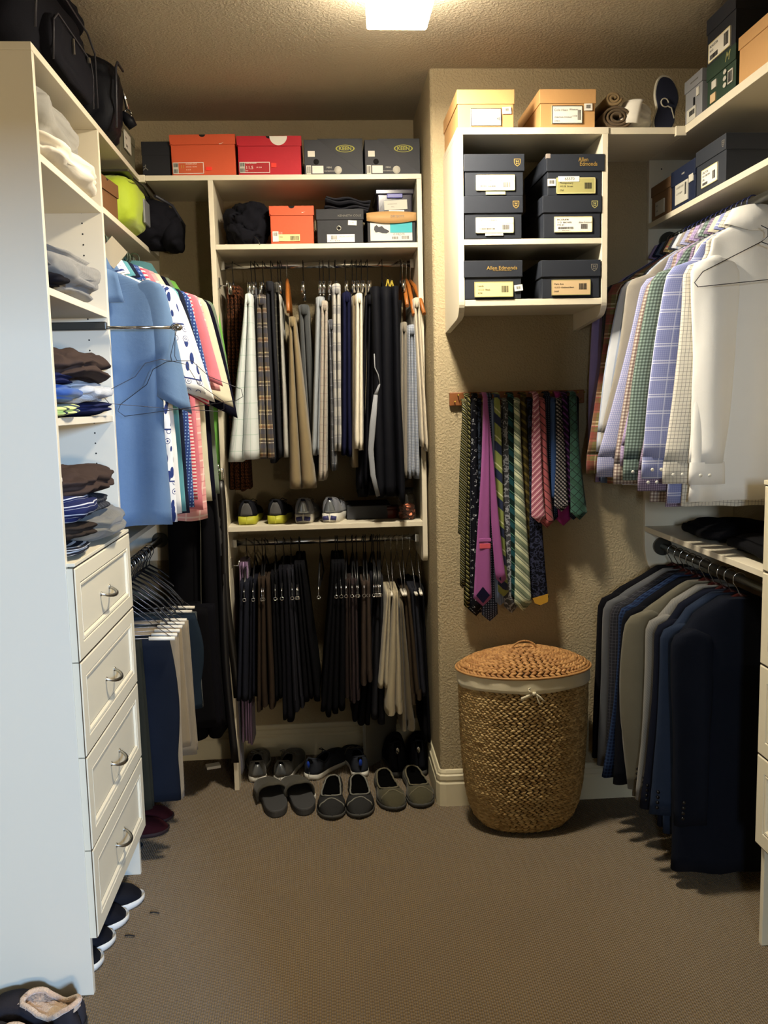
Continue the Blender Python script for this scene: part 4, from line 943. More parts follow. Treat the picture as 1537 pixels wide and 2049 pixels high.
# more empty-looking hangers crowd the near end of the rod
# wire hanger hanging loose over the white shirt
b = MB(); b.tube([(.0, 0, .13), (.02, 0, .12), (.02, 0, .10), (0, 0, .085)], .0014, 6)
pts = [(0, 0, .085), (-.17, 0, .01), (-.195, 0, -.02), (-.185, 0, -.032), (.18, 0, -.012), (.19, 0, 0), (.17, 0, .02), (0, 0, .085)]
b.tube(pts, .0014, 6); wh = b.build('wire_hanger', mat('steel_wire_dark', '#3b3c42', .35, .8), smooth=True); p = at(1537, 545, 2.55); wh.location = (p.x-.02, 2.55, p.z); wh.rotation_euler = (0, -.03, .0)
tag(wh, 'bare dark wire hanger in front of the white dress shirt', 'hanger')

# ------------------------------------------------------------------ jackets on the lower right rod
def wool(name, col, **kw): return fab(name, col, rough=.85, sheen=.12, **kw)
JK = [
 ('black suit jacket at the far end behind the hamper', wool('black_wool', '#0e0e12'), .03, .80),
 ('mid grey suit jacket, second from the far end', wool('mid_grey_wool', '#4c4d50'), .03, .78),
 ('charcoal checked wool jacket, third from the far end', wool('charcoal_check_wool', '#26262b', layers=((1, 0, .012, .12, 0, '#4a4a50', .7), (0, 1, .012, .12, 0, '#4a4a50', .7))), .02, .78),
 ('navy and blue houndstooth check jacket', wool('navy_check_wool', '#131a30', layers=((1, 0, .012, .4, 0, '#2a3c5c', .5), (0, 1, .012, .4, 0, '#2a3c5c', .5))), .01, .78),
 ('black blazer between the check and the taupe jackets', wool('black_blazer_wool', '#0d0e14'), -.01, .78),
 ('taupe jacket with creased sleeve', fab('taupe_cotton', '#5d5849', var=.1), -.01, .80),
 ('light grey herringbone jacket', wool('light_grey_wool', '#6f6d68', layers=((.7, .7, .006, .4, 0, '#85827b', .3),)), .04, .82),
 ('near black navy jacket behind the blue one', wool('ink_navy_wool', '#10131f'), .05, .84),
 ('slate blue jacket with dark cuff buttons', wool('slate_blue_wool', '#222b3c'), .075, .84),
 ('dark navy suit nearest the camera, reaching the floor', wool('dark_navy_wool', '#10131c'), .03, .84),
]
yj = [3.17, 3.11, 3.055, 3.00, 2.95, 2.885, 2.815, 2.755, 2.70, 2.635]
jh = [.25, .25, .24, .235, .235, .235, .205, .20, .20, .195]; jl = [.04, .04, .035, .07, .05, .012, .045, .06, .045, .0]; je = [0, 0, 0, -.02, 0, .03, -.01, -.015, -.012, 0]
for i, (lab, m_, lean, L_) in enumerate(JK):
    last = i == len(JK)-1
    shirt(lab, (RRX_L, yj[i], RRZ_L), math.pi, m_, L=L_ if not last else .93, sl=.62, lean=jl[i], seed=i*2.3+11, th=.019 if not last else .030, cam=1, hw=jh[i], drop=.18, fold=.006 if i != 5 else .010, jacket=True, collar=False, cat='jacket', name='suit_jacket', slw=.07, elbow=je[i], buttons=i > 4)
    hanger(('wood', 'cherry', 'suit') if i % 2 else ('wood', 'cherry', 'suit'), (RRX_L, yj[i]+.001, RRZ_L), math.pi+.15*math.sin(i*2), 'dark suit hanger on the lower right rod', 'suit hangers on the lower right rod')

# ------------------------------------------------------------------ short sleeved shirts on the upper left rod
FLORAL = None
def floral():
    k = N('blue_leaf_print'); k.set(.85, spec=.2); uv = k.uv(); 
    mp = k.node('ShaderNodeMapping'); mp.inputs['Rotation'].default_value = (0, 0, .7); mp.inputs['Scale'].default_value = (54, 21, 1); k.l.new(uv, mp.inputs['Vector'])
    v = k.node('ShaderNodeTexVoronoi'); v.inputs['Scale'].default_value = 1; k.l.new(mp.outputs[0], v.inputs['Vector'])
    leaf = k.math('MULTIPLY', k.math('LESS_THAN', v.outputs['Distance'], .40), 1)
    mp2 = k.node('ShaderNodeMapping'); mp2.inputs['Scale'].default_value = (30, 30, 1); k.l.new(uv, mp2.inputs['Vector'])
    v2 = k.node('ShaderNodeTexVoronoi'); v2.inputs['Scale'].default_value = 1; v2.inputs['Randomness'].default_value = .15; k.l.new(mp2.outputs[0], v2.inputs['Vector'])
    ringv = k.math('LESS_THAN', k.math('ABSOLUTE', k.math('SUBTRACT', k.math('FRACT', k.math('MULTIPLY', v2.outputs['Distance'], 5.5)), .5)), .16)
    ringv = k.math('MULTIPLY', ringv, k.math('LESS_THAN', v2.outputs['Distance'], .38))
    sp = k.node('ShaderNodeSeparateXYZ'); k.l.new(uv, sp.inputs[0])
    band = k.math('LESS_THAN', k.math('FRACT', k.math('DIVIDE', sp.outputs[1], .17)), .3)
    edge = k.math('LESS_THAN', k.math('ABSOLUTE', k.math('SUBTRACT', k.math('FRACT', k.math('DIVIDE', sp.outputs[1], .17)), .32)), .015)
    f = k.math('ADD', k.math('MULTIPLY', band, ringv), k.math('MULTIPLY', k.math('SUBTRACT', 1, band), leaf)); f = k.math('MAXIMUM', f, edge)
    vein = k.mix(f, lin('#dfe0e0'), lin('#26376e')); k.col(vein); return k.m
LS = [
 ('light blue polo shirt nearest the camera on the left rod', fab('light_blue_pique', '#5a7494', var=.05), 2.945, .07, .93, .245),
 ('white camp shirt printed with blue leaves and rings', floral(), 2.985, .105, .93, .25),
 ('plain white short sleeved shirt', fab('white_camp_cotton', '#dcdad6', var=.03), 3.02, .13, .90, .25),
 ('turquoise polo shirt peeking below the leaf print shirt', fab('turquoise_pique', '#548f98'), 3.06, .06, .90, .245),
 ('charcoal navy polo shirt', fab('charcoal_navy_pique', '#1d2233'), 3.10, .12, .92, .25),
 ('blue shirt dotted with small pale dots', fab('blue_dotted_cotton', '#2a4280', dots=('#8fb0d8', .011, .22)), 3.15, .13, .90, .25),
 ('red and white striped polo shirt', fab('red_white_stripe', '#d9c6c4', layers=((0, 1, .012, .5, 0, '#c03a52', 1),)), 3.19, .08, .88, .245),
 ('salmon pink polo shirt on the left rod', fab('salmon_pink_pique', '#c97483'), 3.24, .15, .92, .25),
 ('pale pink plaid shirt with long tail', fab('pink_plaid', '#dca0a0', layers=((0, 1, .05, .12, 0, '#ecd3cf', .8), (1, 0, .05, .12, 0, '#ecd3cf', .8), (0, 1, .05, .08, .5, '#c67880', .7))), 3.29, .10, .96, .25),
 ('cream polo shirt beside the black one', fab('cream_pique', '#cbc7b0'), 3.35, .165, .90, .25),
 ('black polo shirt with hanging sleeve', fab('black_pique', '#0f1020'), 3.42, .17, .90, .25),
 ('grey green polo shirt', fab('grey_green_pique', '#6f7c6d'), 3.455, .10, .89, .25),
 ('lime green shirt showing only its hem', fab('lime_green_jersey', '#6cab4a'), 3.545, .05, .95, .245),
]
for i, (lab, m_, y, lean, L_, hw) in enumerate(LS):
    shirt(lab, (-.715+.012*i*.7, y, 2.105), .0+(.04 if i % 2 else -.02), m_, L=L_, short=True, lean=lean*(.8 if i < 3 else .42), seed=i*1.9+40, th=.013, cam=-1, hw=.205, drop=.20, cat='shirt', name='hanging_polo' if 'polo' in lab else 'hanging_shirt', slw=.075, fold=.006 if i else .010, neck=.115, shl=(.385, .34, .36, .30, .32, .34, .36, .30, .33, .37, .41, .34, .3)[i], collar=True)
    hanger(('plastic', 'green', 'polo'), (-.715, y, 2.105), 0, 'dark green hanger on the upper left rod', 'green hangers on the upper left rod')
shirt('long sleeved teal shirt at the far end of the left rod', (-.69, 3.50, 2.105), .05, fab('teal_cotton', '#4f8087'), L=.90, sl=.56, lean=.03, seed=77, th=.014, cam=-1, hw=.215, drop=.18, fold=.006, buttons=False)
hanger(('plastic', 'green', 'polo'), (-.69, 3.50, 2.105), 0, 'dark green hanger on the upper left rod', 'green hangers on the upper left rod')
for i in range(12): hanger(('plastic', 'green', 'polo'), (-.715, 2.965+.05*i, 2.105), 0, 'dark green hanger on the upper left rod', 'green hangers on the upper left rod')
# a front collar flap and chest seam for the blue polo
po = [o for o in bpy.data.objects if o.get('label', '').startswith('light blue polo')][0]
q = MB(); P = []
for j in range(5):
    t = j/4; P.append([(lerp(.012, .085+.018*t, i/6), -.030-.003*math.sin(i), -.105-.12*t-.028*(i/6)*(1-t)) for i in range(7)])
q.grid(P, uv=[[(i/6*.08, j/4*.12) for i in range(7)] for j in range(5)]); q.build('collar_flap', fab('light_blue_pique', '#5a7494'), po, solid=.003)
# two wire hangers hooked on the pull-out rod
for k_, (dx, yy, tilt, sc) in enumerate(((0, 2.845, -.12, 1.0), (.004, 2.858, .42, .92))):
    b = MB(); s = .2*sc
    b.tube([(-.010, 0, -.004), (0, 0, .008), (.008, 0, 0), (.006, 0, -.02), (-.002, 0, -.09), (.004, 0, -.105)], .0011, 5)
    b.tube([(.004, 0, -.105), (-.03, 0, -.105), (-.075, 0, -.125), (-.10, 0, -.17), (-s*.95, 0, -.225), (-s*1.0, 0, -.245), (-s*.9, 0, -.262), (0, 0, -.252), (s*.9, 0, -.238), (s*1.0, 0, -.228), (s*.98, 0, -.205), (s*.5, 0, -.16), (.05, 0, -.108), (.004, 0, -.105)], .0011, 5)
    o = b.build('wire_hanger', mat('steel_wire_dark', '#3b3c42', .35, .8), smooth=True); o.location = (-.456+dx, yy, 1.797); o.rotation_euler = (.0, tilt*.4, -.15+k_*.5)
    tag(o, ['thin wire hanger dangling from the pull-out rod, turned to the camera', 'second wire hanger on the pull-out rod, turned sideways'][k_], 'hanger')

# ------------------------------------------------------------------ centre unit, upper rod: shorts and trousers seen edge on
RY = YU+.15
def cx(px, Y=3.50): return at(px, 800, Y).x
def strip(lab, xt0, xt1, xb0, xb1, yt, yb, m, Y=3.505, lobes=2, wb=.035, cat='shorts', name='hanging_shorts', rodz=2.099, hk=('plastic', 'black', 'clip'), seed=0, back=.17, group=None, **kw):
    X0, X1 = at(xt0, yt, Y).x, at(xt1, yt, Y).x; B0, B1 = at(xb0, yb, Y).x, at(xb1, yb, Y).x
    zt, zb = at((xt0+xt1)/2, yt, Y).z, at((xb0+xb1)/2, yb, Y).z; c = (X0+X1)/2
    wf = RY-Y
    e = trousers(lab, (c, RY, rodz), -math.pi/2, m, (X0-c, X1-c), (B0-c, B1-c), zt-rodz, zb-rodz, -back, wf, lobes, seed, name, cat, group, wb=wb, **kw)
    return e, c
TANC = fab('khaki_twill', '#7c6d50', var=.06); DGREY = fab('charcoal_twill', '#26272c'); 
UP = [
 ('white windowpane check shorts, leftmost of the light ones', 489, 504, 455, 520, 588, 921, fab('white_windowpane', '#c9d0d0', var=.03, layers=((1, 0, .045, .04, 0, '#8fb0a5', .6), (0, 1, .06, .04, 0, '#8fb0a5', .6))), 3.47, 2),
 ('grey shorts hidden behind the windowpane pair', 500, 514, 512, 528, 575, 905, fab('mid_grey_twill', '#4b4c50'), 3.54, 2),
 ('brown and cream plaid shorts', 513, 531, 517, 550, 590, 925, fab('brown_cream_plaid', '#54493f', layers=((0, 1, .055, .3, 0, '#3d4456', .6), (0, 1, .055, .10, .4, '#c4b48a', .8), (0, 1, .055, .05, .62, '#d8d2c2', .8), (0, 1, .11, .12, .8, '#a87a4a', .5), (1, 0, .05, .25, 0, '#2b2c36', .6), (1, 0, .05, .06, .5, '#c4b48a', .7))), 3.49, 2),
 ('charcoal shorts with belt loops, beside the brown plaid pair', 530, 547, 541, 566, 563, 918, DGREY, 3.50, 2),
 ('dark checked trousers next to the charcoal shorts', 546, 560, 556, 577, 566, 913, fab('dark_check_twill', '#33322f', layers=((0, 1, .03, .15, 0, '#5a574f', .5), (1, 0, .02, .2, 0, '#5a574f', .4))), 3.52, 2),
 ('pale grey shorts showing a thin edge left of the khaki pair', 557, 561, 567, 580, 590, 916, fab('pale_grey_twill', '#a5a49d'), 3.50, 1),
 ('khaki trousers clipped to the honey wood hanger', 577, 591, 579, 632, 634, 976, TANC, 3.46, 2),
 ('dark grey shorts with light belt area behind the khaki pair', 597, 618, 612, 636, 610, 905, fab('slate_twill', '#414446'), 3.54, 2),
 ('light grey athletic shorts', 632, 650, 624, 642, 594, 912, fab('light_grey_poly', '#8c9298', rough=.6), 3.49, 2),
 ('beige and rose fine grid shorts', 642, 656, 636, 656, 602, 962, fab('beige_rose_grid', '#a39b8e', layers=((0, 1, .03, .06, 0, '#7d6a68', .7), (1, 0, .02, .1, 0, '#7d6a68', .6))), 3.48, 2),
 ('dark grey tartan shorts', 657, 668, 663, 674, 640, 944, fab('dark_tartan', '#54565c', layers=((0, 1, .05, .4, 0, '#33353e', .6), (0, 1, .05, .06, .6, '#8e929a', .8))), 3.49, 2),
 ('large check shorts in white and grey', 665, 682, 668, 683, 568, 900, fab('white_grey_block_check', '#bab7ae', layers=((0, 1, .07, .35, 0, '#6d6f78', .6), (1, 0, .03, .4, .3, '#6d6f78', .5), (0, 1, .07, .08, .6, '#555867', .5))), 3.48, 2),
 ('navy shorts right of the white and grey checks', 685, 703, 686, 706, 585, 912, fab('navy_twill', '#151732'), 3.53, 2),
 ('tan shorts with a long hem behind the white pair', 704, 714, 705, 718, 592, 936, fab('tan_twill', '#7c6e54'), 3.51, 1),
 ('white shorts in the middle right of the rod', 712, 726, 708, 728, 587, 900, fab('white_twill', '#d4cdbb', var=.03), 3.46, 2),
 ('olive tan trousers peeking above the white pair', 718, 735, 722, 736, 568, 880, fab('olive_tan_twill', '#5f5745'), 3.55, 2),
 ('black athletic shorts just left of the big black jacket', 731, 750, 716, 748, 590, 975, fab('black_poly', '#0c0c12', rough=.6), 3.52, 3),
 ('beige shorts behind the small blue check pair', 803, 816, 798, 820, 645, 955, fab('beige_twill', '#7f776a'), 3.53, 2),
 ('blue and white mini check shorts with pleats', 817, 833, 815, 843, 650, 958, ging('blue_mini_check', '#b9bec4', '#39486a', .006), 3.49, 3),
 ('cream shorts at the right end of the upper rod', 828, 841, 843, 858, 596, 899, fab('cream_twill', '#c3b8a3', var=.04), 3.46, 2),
]
for i, (lab, a0, a1, b0, b1, yt, yb, m_, Y, lb_) in enumerate(UP):
    e, c = strip(lab, a0, a1, b0, b1, yt, yb, m_, Y, lb_, seed=i*1.3, fold=.004, wlean=.0)
    if 'honey' in lab or 'right end' in lab or 'mini check' in lab: continue
    zt = e.children[0].data.vertices[0].co.z
    hanger(('plastic', 'black', 'clip'), (c, RY, 2.099), -math.pi/2, 'black clip hanger on the upper centre rod', 'black clip hangers upper centre rod')
# dark patterned robe-like garment at the far left
PAIS = fab('brown_paisley', '#22160f', blotch=('#5a3520', 60, .5, .03), dots=('#6b4028', .014, .2))
strip('dark brown paisley pyjama trousers at the left end of the rod', 452, 480, 461, 500, 572, 984, PAIS, 3.60, 4, cat='trousers', name='hanging_trousers', back=.1, seed=50)
hanger(('plastic', 'black', 'clip'), (cx(468), RY, 2.099), -math.pi/2, 'black clip hanger on the upper centre rod', 'black clip hangers upper centre rod')
# black warm-up jacket with grey piping
bj = strip('big black warm-up jacket with grey piped edge', 742, 800, 752, 814, 572, 1000, fab('black_tricot', '#0d0e14', rough=.65), 3.47, 3, wb=None, cat='jacket', name='warm_up_jacket', seed=61, fold=.014, hem=.06)[0]
q = MB(); pz = [(749, 708), (750, 735), (757, 750), (760, 768), (752, 790), (746, 850), (742, 900), (746, 950), (757, 993)]
P = [at(x, y, 3.462)-bj.location for x, y in pz]; P = [Vector((-(v.y), v.x, v.z)) for v in P]
q.tube(P[:4], .0022, 6); q.tube([P[3], P[4]], [.0022, .008], 8, flat=.4); q.tube(P[4:], [.008, .012, .011, .010, .008], 8, flat=.4); q.build('piped_panel', fab('grey_fleece', '#84878d'), bj)
hanger(('plastic', 'black', 'shirt'), (cx(776), RY, 2.099), -math.pi/2, 'black plastic hanger holding the warm-up jacket', None)
bt = strip('black tricot trousers behind the warm-up jacket', 760, 805, 718, 790, 600, 990, fab('black_tricot2', '#0b0b10'), 3.56, 4, wb=None, cat='trousers', name='hanging_trousers', seed=63)[0]
# wooden hangers
def wood_hanger(lab, px, py0, px1, py1, Y0=3.5):
    p0, p1 = at(px, py0, RY-.02), at(px1, py1, Y0)
    e = empty('wooden_hanger', (p0.x, RY, 2.099), 0, lab, 'hanger', None)
    W_ = mat('honey_wood', '#9a5b25', .4)
    b = MB(); b.tube([(0, .0185*math.cos(a), .0185*math.sin(a)) for a in [math.pi*(-.1)+math.pi*1.1*i/10 for i in range(11)]]+[(0, -.0185, -.012), (0, 0, -.04), (0, 0, p0.z-2.099+.01)], .0016, 6); b.build('hook', CHROME, e)
    b = MB(); d = p1-e.location; s = p0-e.location
    for sg_ in (1, -1):
        pth = [(s.x, s.y*0, s.z), (lerp(s.x, d.x, .35), sg_*d.y*.35, lerp(s.z, d.z, .2)), (lerp(s.x, d.x, .75), sg_*d.y*.75, lerp(s.z, d.z, .62)), (d.x, sg_*d.y, d.z)]
        b.tube(pth, [.0075, .008, .0085, .007], 10, flat=1.2)
    b.build('wood_arms', W_, e)
    return e
wood_hanger('honey wood hanger standing out above the khaki trousers', 574, 560, 577, 624)
wood_hanger('left one of the three honey wood hangers at the rod end', 806, 562, 815, 612, 3.49)
wood_hanger('middle one of the three honey wood hangers at the rod end', 814, 560, 828, 630, 3.48)
wood_hanger('right one of the three honey wood hangers, leaning to the wall', 822, 562, 849, 628, 3.48)
# brass clips
for k_, (px, py) in enumerate(((776, 566), (784, 568))):
    p = at(px, py, 3.52); e = empty('metal_clip', p, 0, ['left brass spring clip left of the wooden hangers', 'right brass spring clip left of the wooden hangers'][k_], 'clip')
    b = MB(); b.box(-.006, .0, -.004, .004, -.03, .012, M=Matrix.Rotation(.25, 4, 'Y')); b.box(0, .006, -.004, .004, -.03, .012, M=Matrix.Rotation(-.25, 4, 'Y')); b.build('jaw', mat('brass', '#c7b14a', .3, .9), e, bevel=.001)
    b = MB(); b.tube([(0, 0, .0), (0, RY-p.y-.0, .06)], .0016, 6); b.build('spring_pin', CHROME, e)

# ------------------------------------------------------------------ centre unit, lower rod: trousers
RZ2 = .993
BLK = fab('black_wool_twill', '#0b0b0f'); BRN = fab('dark_brown_twill', '#2a2220'); NVY = fab('charcoal_navy_twill', '#1c1e28')
LO = [
 ('charcoal navy trousers at the left end of the lower rod', 478, 498, 472, 498, 1168, 1402, NVY, 3.49, 2, 0),
 ('dark navy trousers beside the charcoal navy pair', 499, 512, 497, 513, 1160, 1404, fab('dark_navy_twill', '#15161f'), 3.51, 2, 0),
 ('dark brown trousers, third pair from the left', 514, 540, 513, 551, 1158, 1418, fab('brown_twill', '#31271f'), 3.49, 3, 1),
 ('black trousers right of the brown pair', 540, 556, 550, 568, 1150, 1398, BLK, 3.51, 2, 0),
 ('soft black trousers in the middle of the left bunch', 556, 574, 566, 590, 1140, 1440, fab('soft_black_twill', '#111117'), 3.50, 2, 0),
 ('charcoal pinstripe trousers in the left bunch', 572, 588, 588, 610, 1140, 1420, fab('charcoal_pinstripe', '#19191f', layers=((1, 0, .012, .1, 0, '#3a3a42', .6),)), 3.50, 2, 1),
 ('long black trousers swinging right toward the gap', 588, 608, 608, 642, 1130, 1405, BLK, 3.50, 3, 0),
 ('wide black trousers just right of the gap', 664, 690, 642, 690, 1128, 1428, BLK, 3.50, 4, 0),
 ('dark brown trousers, first right of the black ones', 690, 702, 690, 707, 1160, 1398, BRN, 3.51, 2, 1),
 ('dark brown striped trousers right of the gap', 702, 716, 704, 722, 1160, 1404, fab('brown_striped_twill', '#2b2325', layers=((1, 0, .008, .2, 0, '#463a3a', .6),)), 3.50, 2, 1),
 ('taupe trousers with turned-up cuffs', 724, 742, 722, 747, 1165, 1364, fab('taupe_twill', '#3c322c'), 3.48, 2, 1),
 ('black corduroy trousers behind the taupe pair', 742, 756, 706, 742, 1150, 1448, fab('black_corduroy', '#0e0e13', layers=((1, 0, .004, .5, 0, '#1d1d24', .6),)), 3.55, 3, 0),
 ('dark grey trousers left of the two cream pairs', 754, 768, 744, 772, 1160, 1445, fab('dark_grey_twill', '#222226'), 3.53, 2, 0),
 ('left of the two cream trousers', 774, 784, 758, 780, 1186, 1383, fab('cream_trouser_twill', '#a79c84', var=.05), 3.46, 2, 0),
 ('right and longer of the two cream trousers', 787, 798, 772, 808, 1186, 1430, fab('cream_trouser_twill2', '#a2967c', var=.05), 3.45, 2, 1),
 ('khaki trousers hanging lowest, right of the cream pairs', 800, 808, 803, 833, 1205, 1465, fab('khaki_trouser_twill', '#5d5340'), 3.48, 2, 1),
 ('olive brown trousers with cuffs near the right wall', 808, 822, 822, 846, 1190, 1404, fab('olive_brown_twill', '#3a3025'), 3.49, 2, 1),
 ('slate trousers near the right wall', 822, 836, 836, 856, 1180, 1392, fab('slate_trouser_twill', '#24252c'), 3.50, 2, 0),
 ('black trousers against the right wall', 836, 850, 848, 866, 1180, 1480, BLK, 3.53, 2, 0),
]
for i, (lab, a0, a1, b0, b1, yt, yb, m_, Y, lb_, cf) in enumerate(LO):
    e, c = strip(lab, a0, a1, b0, b1, yt, yb, m_, Y, lb_, wb=None, hem=.03, fold=.005, seed=i*1.7+90, cat='trousers', name='hanging_trousers', rodz=RZ2, band=cf, back=.16)
    tubes = i in (13, 14, 15, 16, 17, 18)
    hanger(('wire', 'steel', 'tube') if tubes else ('plastic', 'black', 'bar'), (c, RY, RZ2), -math.pi/2+.05*math.sin(i*3), 'wire trouser hanger with white tube, right part of the lower rod' if tubes else 'black trouser hanger with chrome ring on the lower centre rod', 'white tube hangers lower centre rod' if tubes else 'black ring hangers lower centre rod')
for px in (518, 596, 640, 672, 708, 716, 735, 748, 752, 765): hanger(('plastic', 'black', 'bar'), (at(px, 1090, 3.5).x, RY, RZ2), -math.pi/2+.07*math.sin(px), 'black trouser hanger with chrome ring on the lower centre rod', 'black ring hangers lower centre rod')
STR = fab('plum_stripe_cotton', '#4b3650', layers=((1, 0, .010, .3, 0, '#a58bb0', .8),))
e, c = strip('plum striped pyjama trousers hanging from the side hook', 478, 496, 484, 508, 1125, 1488, STR, 3.60, 4, wb=.03, cat='trousers', name='hanging_trousers', rodz=RZ2, back=.05, seed=120)
e, c = strip('pale lavender shirt edge left of the plum striped pyjamas', 473, 478, 478, 486, 1400, 1550, fab('grey_lavender_cotton', '#6a6878'), 3.62, 1, wb=None, cat='shirt', name='hanging_shirt', rodz=RZ2, back=.03, seed=121)
b = empty('side_hook', (UX0+T, YU+.04, .93), 0, 'chrome hook plate inside the centre unit below the lower rod', 'hook')
MB().box(0, .006, -.012, .012, -.02, .02).build('plate', CHROME, b, bevel=.001); q = MB(); q.tube([(.004, 0, -.01), (.03, 0, -.012), (.035, 0, .008)], .003, 8); q.build('prong', CHROME, b)
b2 = empty('side_hook', (UX0+T, YU+.04, 2.02), 0, 'chrome hook plate inside the centre unit below the upper rod', 'hook')
MB().box(0, .006, -.012, .012, -.02, .02).build('plate', CHROME, b2, bevel=.001); q = MB(); q.tube([(.004, 0, -.01), (.03, 0, -.012), (.035, 0, .008)], .003, 8); q.build('prong', CHROME, b2)

# ------------------------------------------------------------------ lower left rod
DEN = fab('dark_denim', '#10141c', var=.35, layers=((.7, .7, .002, .5, 0, '#1a2232', .5),)); DEN2 = fab('mid_denim', '#18212c', var=.35, layers=((.7, .7, .002, .5, 0, '#253442', .5),))
def lrow(lab, y, m_, w0, w1, z0, z1, th=.016, lobes=2, lean=0, seed=0, tube=True, **kw):
    kw.setdefault('fold', .012)
    trousers(lab, (-.715, y, .99), 0, m_, (-th, th), (-th*1.2, th*1.2), z0-.99, z1-.99, w0, w1, lobes, seed, wlean=lean, **kw)
    hanger(('wire', 'steel', 'tube') if tube else ('plastic', 'black', 'shirt'), (-.715, y, .99), .0, 'wire hanger with white tube on the lower left rod' if tube else 'black hanger on the lower left rod', 'white tube hangers lower left rod' if tube else 'black hangers lower left rod')
lrow('dark olive trousers right beside the drawer tower', 2.945, fab('dark_olive_twill', '#23231c'), -.18, .095, .79, .22, seed=200)
lrow('dark blue jeans nearest the drawer tower', 2.99, DEN, -.12, .175, .79, .22, seed=201, lean=.0, th=.02, bulge=.018)
lrow('beige trousers just behind the nearest jeans', 3.045, fab('beige_chino', '#8d7f68'), -.12, .195, .79, .20, seed=202, lean=-.02)
lrow('light khaki trousers in the lower left corner', 3.10, fab('light_khaki_chino', '#85755a'), -.12, .20, .79, .36, seed=203)
lrow('faded white shorts between the khaki trousers', 3.15, fab('faded_white_cotton', '#8e8880'), -.12, .18, .70, .42, seed=204)
lrow('stone coloured trousers under the white shorts', 3.20, fab('stone_chino', '#857a67'), -.12, .21, .79, .30, seed=205)
lrow('mid blue jeans with a bent knee', 3.26, DEN2, -.05, .225, .80, .45, seed=206, lean=.0, th=.022, bulge=.02)
lrow('grey green trousers behind the bent jeans', 3.33, fab('grey_green_twill', '#3b4144'), -.12, .22, .79, .42, seed=207)
for i, (lab, y, w1, z1, col) in enumerate((('black trousers behind the jeans, lower left rod', 3.40, .25, .33, '#0a0a0e'), ('black dress trousers deeper on the lower left rod', 3.46, .27, .30, '#0c0c12'), ('soft black trousers near the far corner', 3.53, .28, .27, '#0b0b0f'))):
    lrow(lab, y, fab('corner_black_%s' % 'abc'[i], col), -.15, w1, .79, z1, seed=210+i, lobes=2, th=.022, tube=i < 1)
for i in range(9): hanger(('plastic', 'black', 'shirt'), (-.715, 3.12+.06*i, .99), 0, 'black hanger on the lower left rod', 'black hangers lower left rod')
# the long garments in the dark corner
for i, (lab, x, y, w, L_, col) in enumerate((('long black coat hanging in the corner left of the centre unit', -.56, 3.66, .07, 1.16, '#08080c'), ('black garment bag against the centre unit side', -.465, 3.60, .032, 1.14, '#0b0b10'))):
    e = empty('long_coat' if i == 0 else 'garment_bag', (x, y, 1.38), -math.pi/2, lab, 'coat' if i == 0 else 'garment bag')
    b = MB(); cloth_rows(b, [(-.0-L_*j/20, -.15, .15-.03*i, 0+(0 if i else -.02*(j/20)), w*(.55+.45*min(1, j/5))) for j in range(21)], 30, 300+i, .006, 22, cap0=True, cap1=True); b.build('cloth', fab('corner_cloth_%s' % 'ab'[i], col), e)
    if i == 1: q = MB(); q.tube([(.125, -.03+.006*math.sin(j*.5), -.04-L_*.9*j/16) for j in range(17)], .0022, 6); q.build('piping', GREYM, e)
    q = MB(); q.tube([(0, 0, 0), (.02, 0, .03), (0, 0, .05)], .002, 6); q.build('hook', CHROME, e)
# belts with chrome buckles on a hook
BELT = [('black belt with round chrome buckle hanging at the corner', 427, 935, '#0f0f13', 1530), ('black belt with square chrome buckle hanging beside the round one', 437, 945, '#15120f', 1400)]
for i, (lab, px, py, col, yb) in enumerate(BELT):
    p = at(px, py, 3.515); pb = at(px+22, yb, 3.5); e = empty('belt', p, 0, lab, 'belt')
    b = MB(); rows = []; L_ = p.z-pb.z
    for j in range(18):
        t = j/17; x = .030*t+.006*math.sin(t*7+i); rows.append([(x-.015, .002*math.sin(t*9), -.03-t*(L_-.03)), (x+.015, .003*math.sin(t*9+1), -.03-t*(L_-.03))])
    b.grid(rows); b.build('strap', mat('belt_leather_%s' % 'ab'[i], col, .4), e, solid=.003)
    q = MB(); n = 20
    if i == 0: q.tube([(.022*math.cos(a), 0, -.012+.022*math.sin(a)) for a in [2*math.pi*k/n for k in range(n+1)]], .0028, 8)
    else: q.tube([(-.02, 0, -.03), (.02, 0, -.03), (.02, 0, .012), (-.02, 0, .012), (-.02, 0, -.03)], .0028, 8)
    q.tube([(0, 0, -.03), (.004, -.006, .012)], .002, 6); q.build('buckle', CHROME, e)
    q = MB(); q.tube([(0, 0, .02), (0, .02, .035), (.01, .05, .03)], .0022, 6); q.build('hook', CHROME, e)

# ================================================================== tie rack and ties
OAK = mat('oak_board', '#7c4a22', .5, nscale=25, namt=.25)
rk = empty('tie_rack', (.708, YH, 1.557), 0, 'oak tie rack board with two rows of pegs on the tan wall', 'rack')
MB().box(-.25, .25, -.017, -.0005, -.0245, .0245).build('board', OAK, rk, bevel=.003)
BRASS = mat('brass', '#c7b14a', .3, .9)
for r_i, (zz, n_, off) in enumerate(((.012, 20, -.232), (-.012, 20, -.232))):
    b = MB()
    for i in range(n_):
        x = off+.0245*i+(.0122 if r_i == 0 else 0)
        b.tube([(x, -.016, zz), (x, -.030, zz+.001), (x, -.034, zz+.004)], [.0018, .0018, .0026], 6)
    b.build('peg_row', BRASS, rk)
def diag(name, base, *bands, a=.75, b=.75, **kw): return fab(name, base, layers=[(a, b, per, du, ph, col, al) for per, du, ph, col, al in bands], rough=.55, **kw)
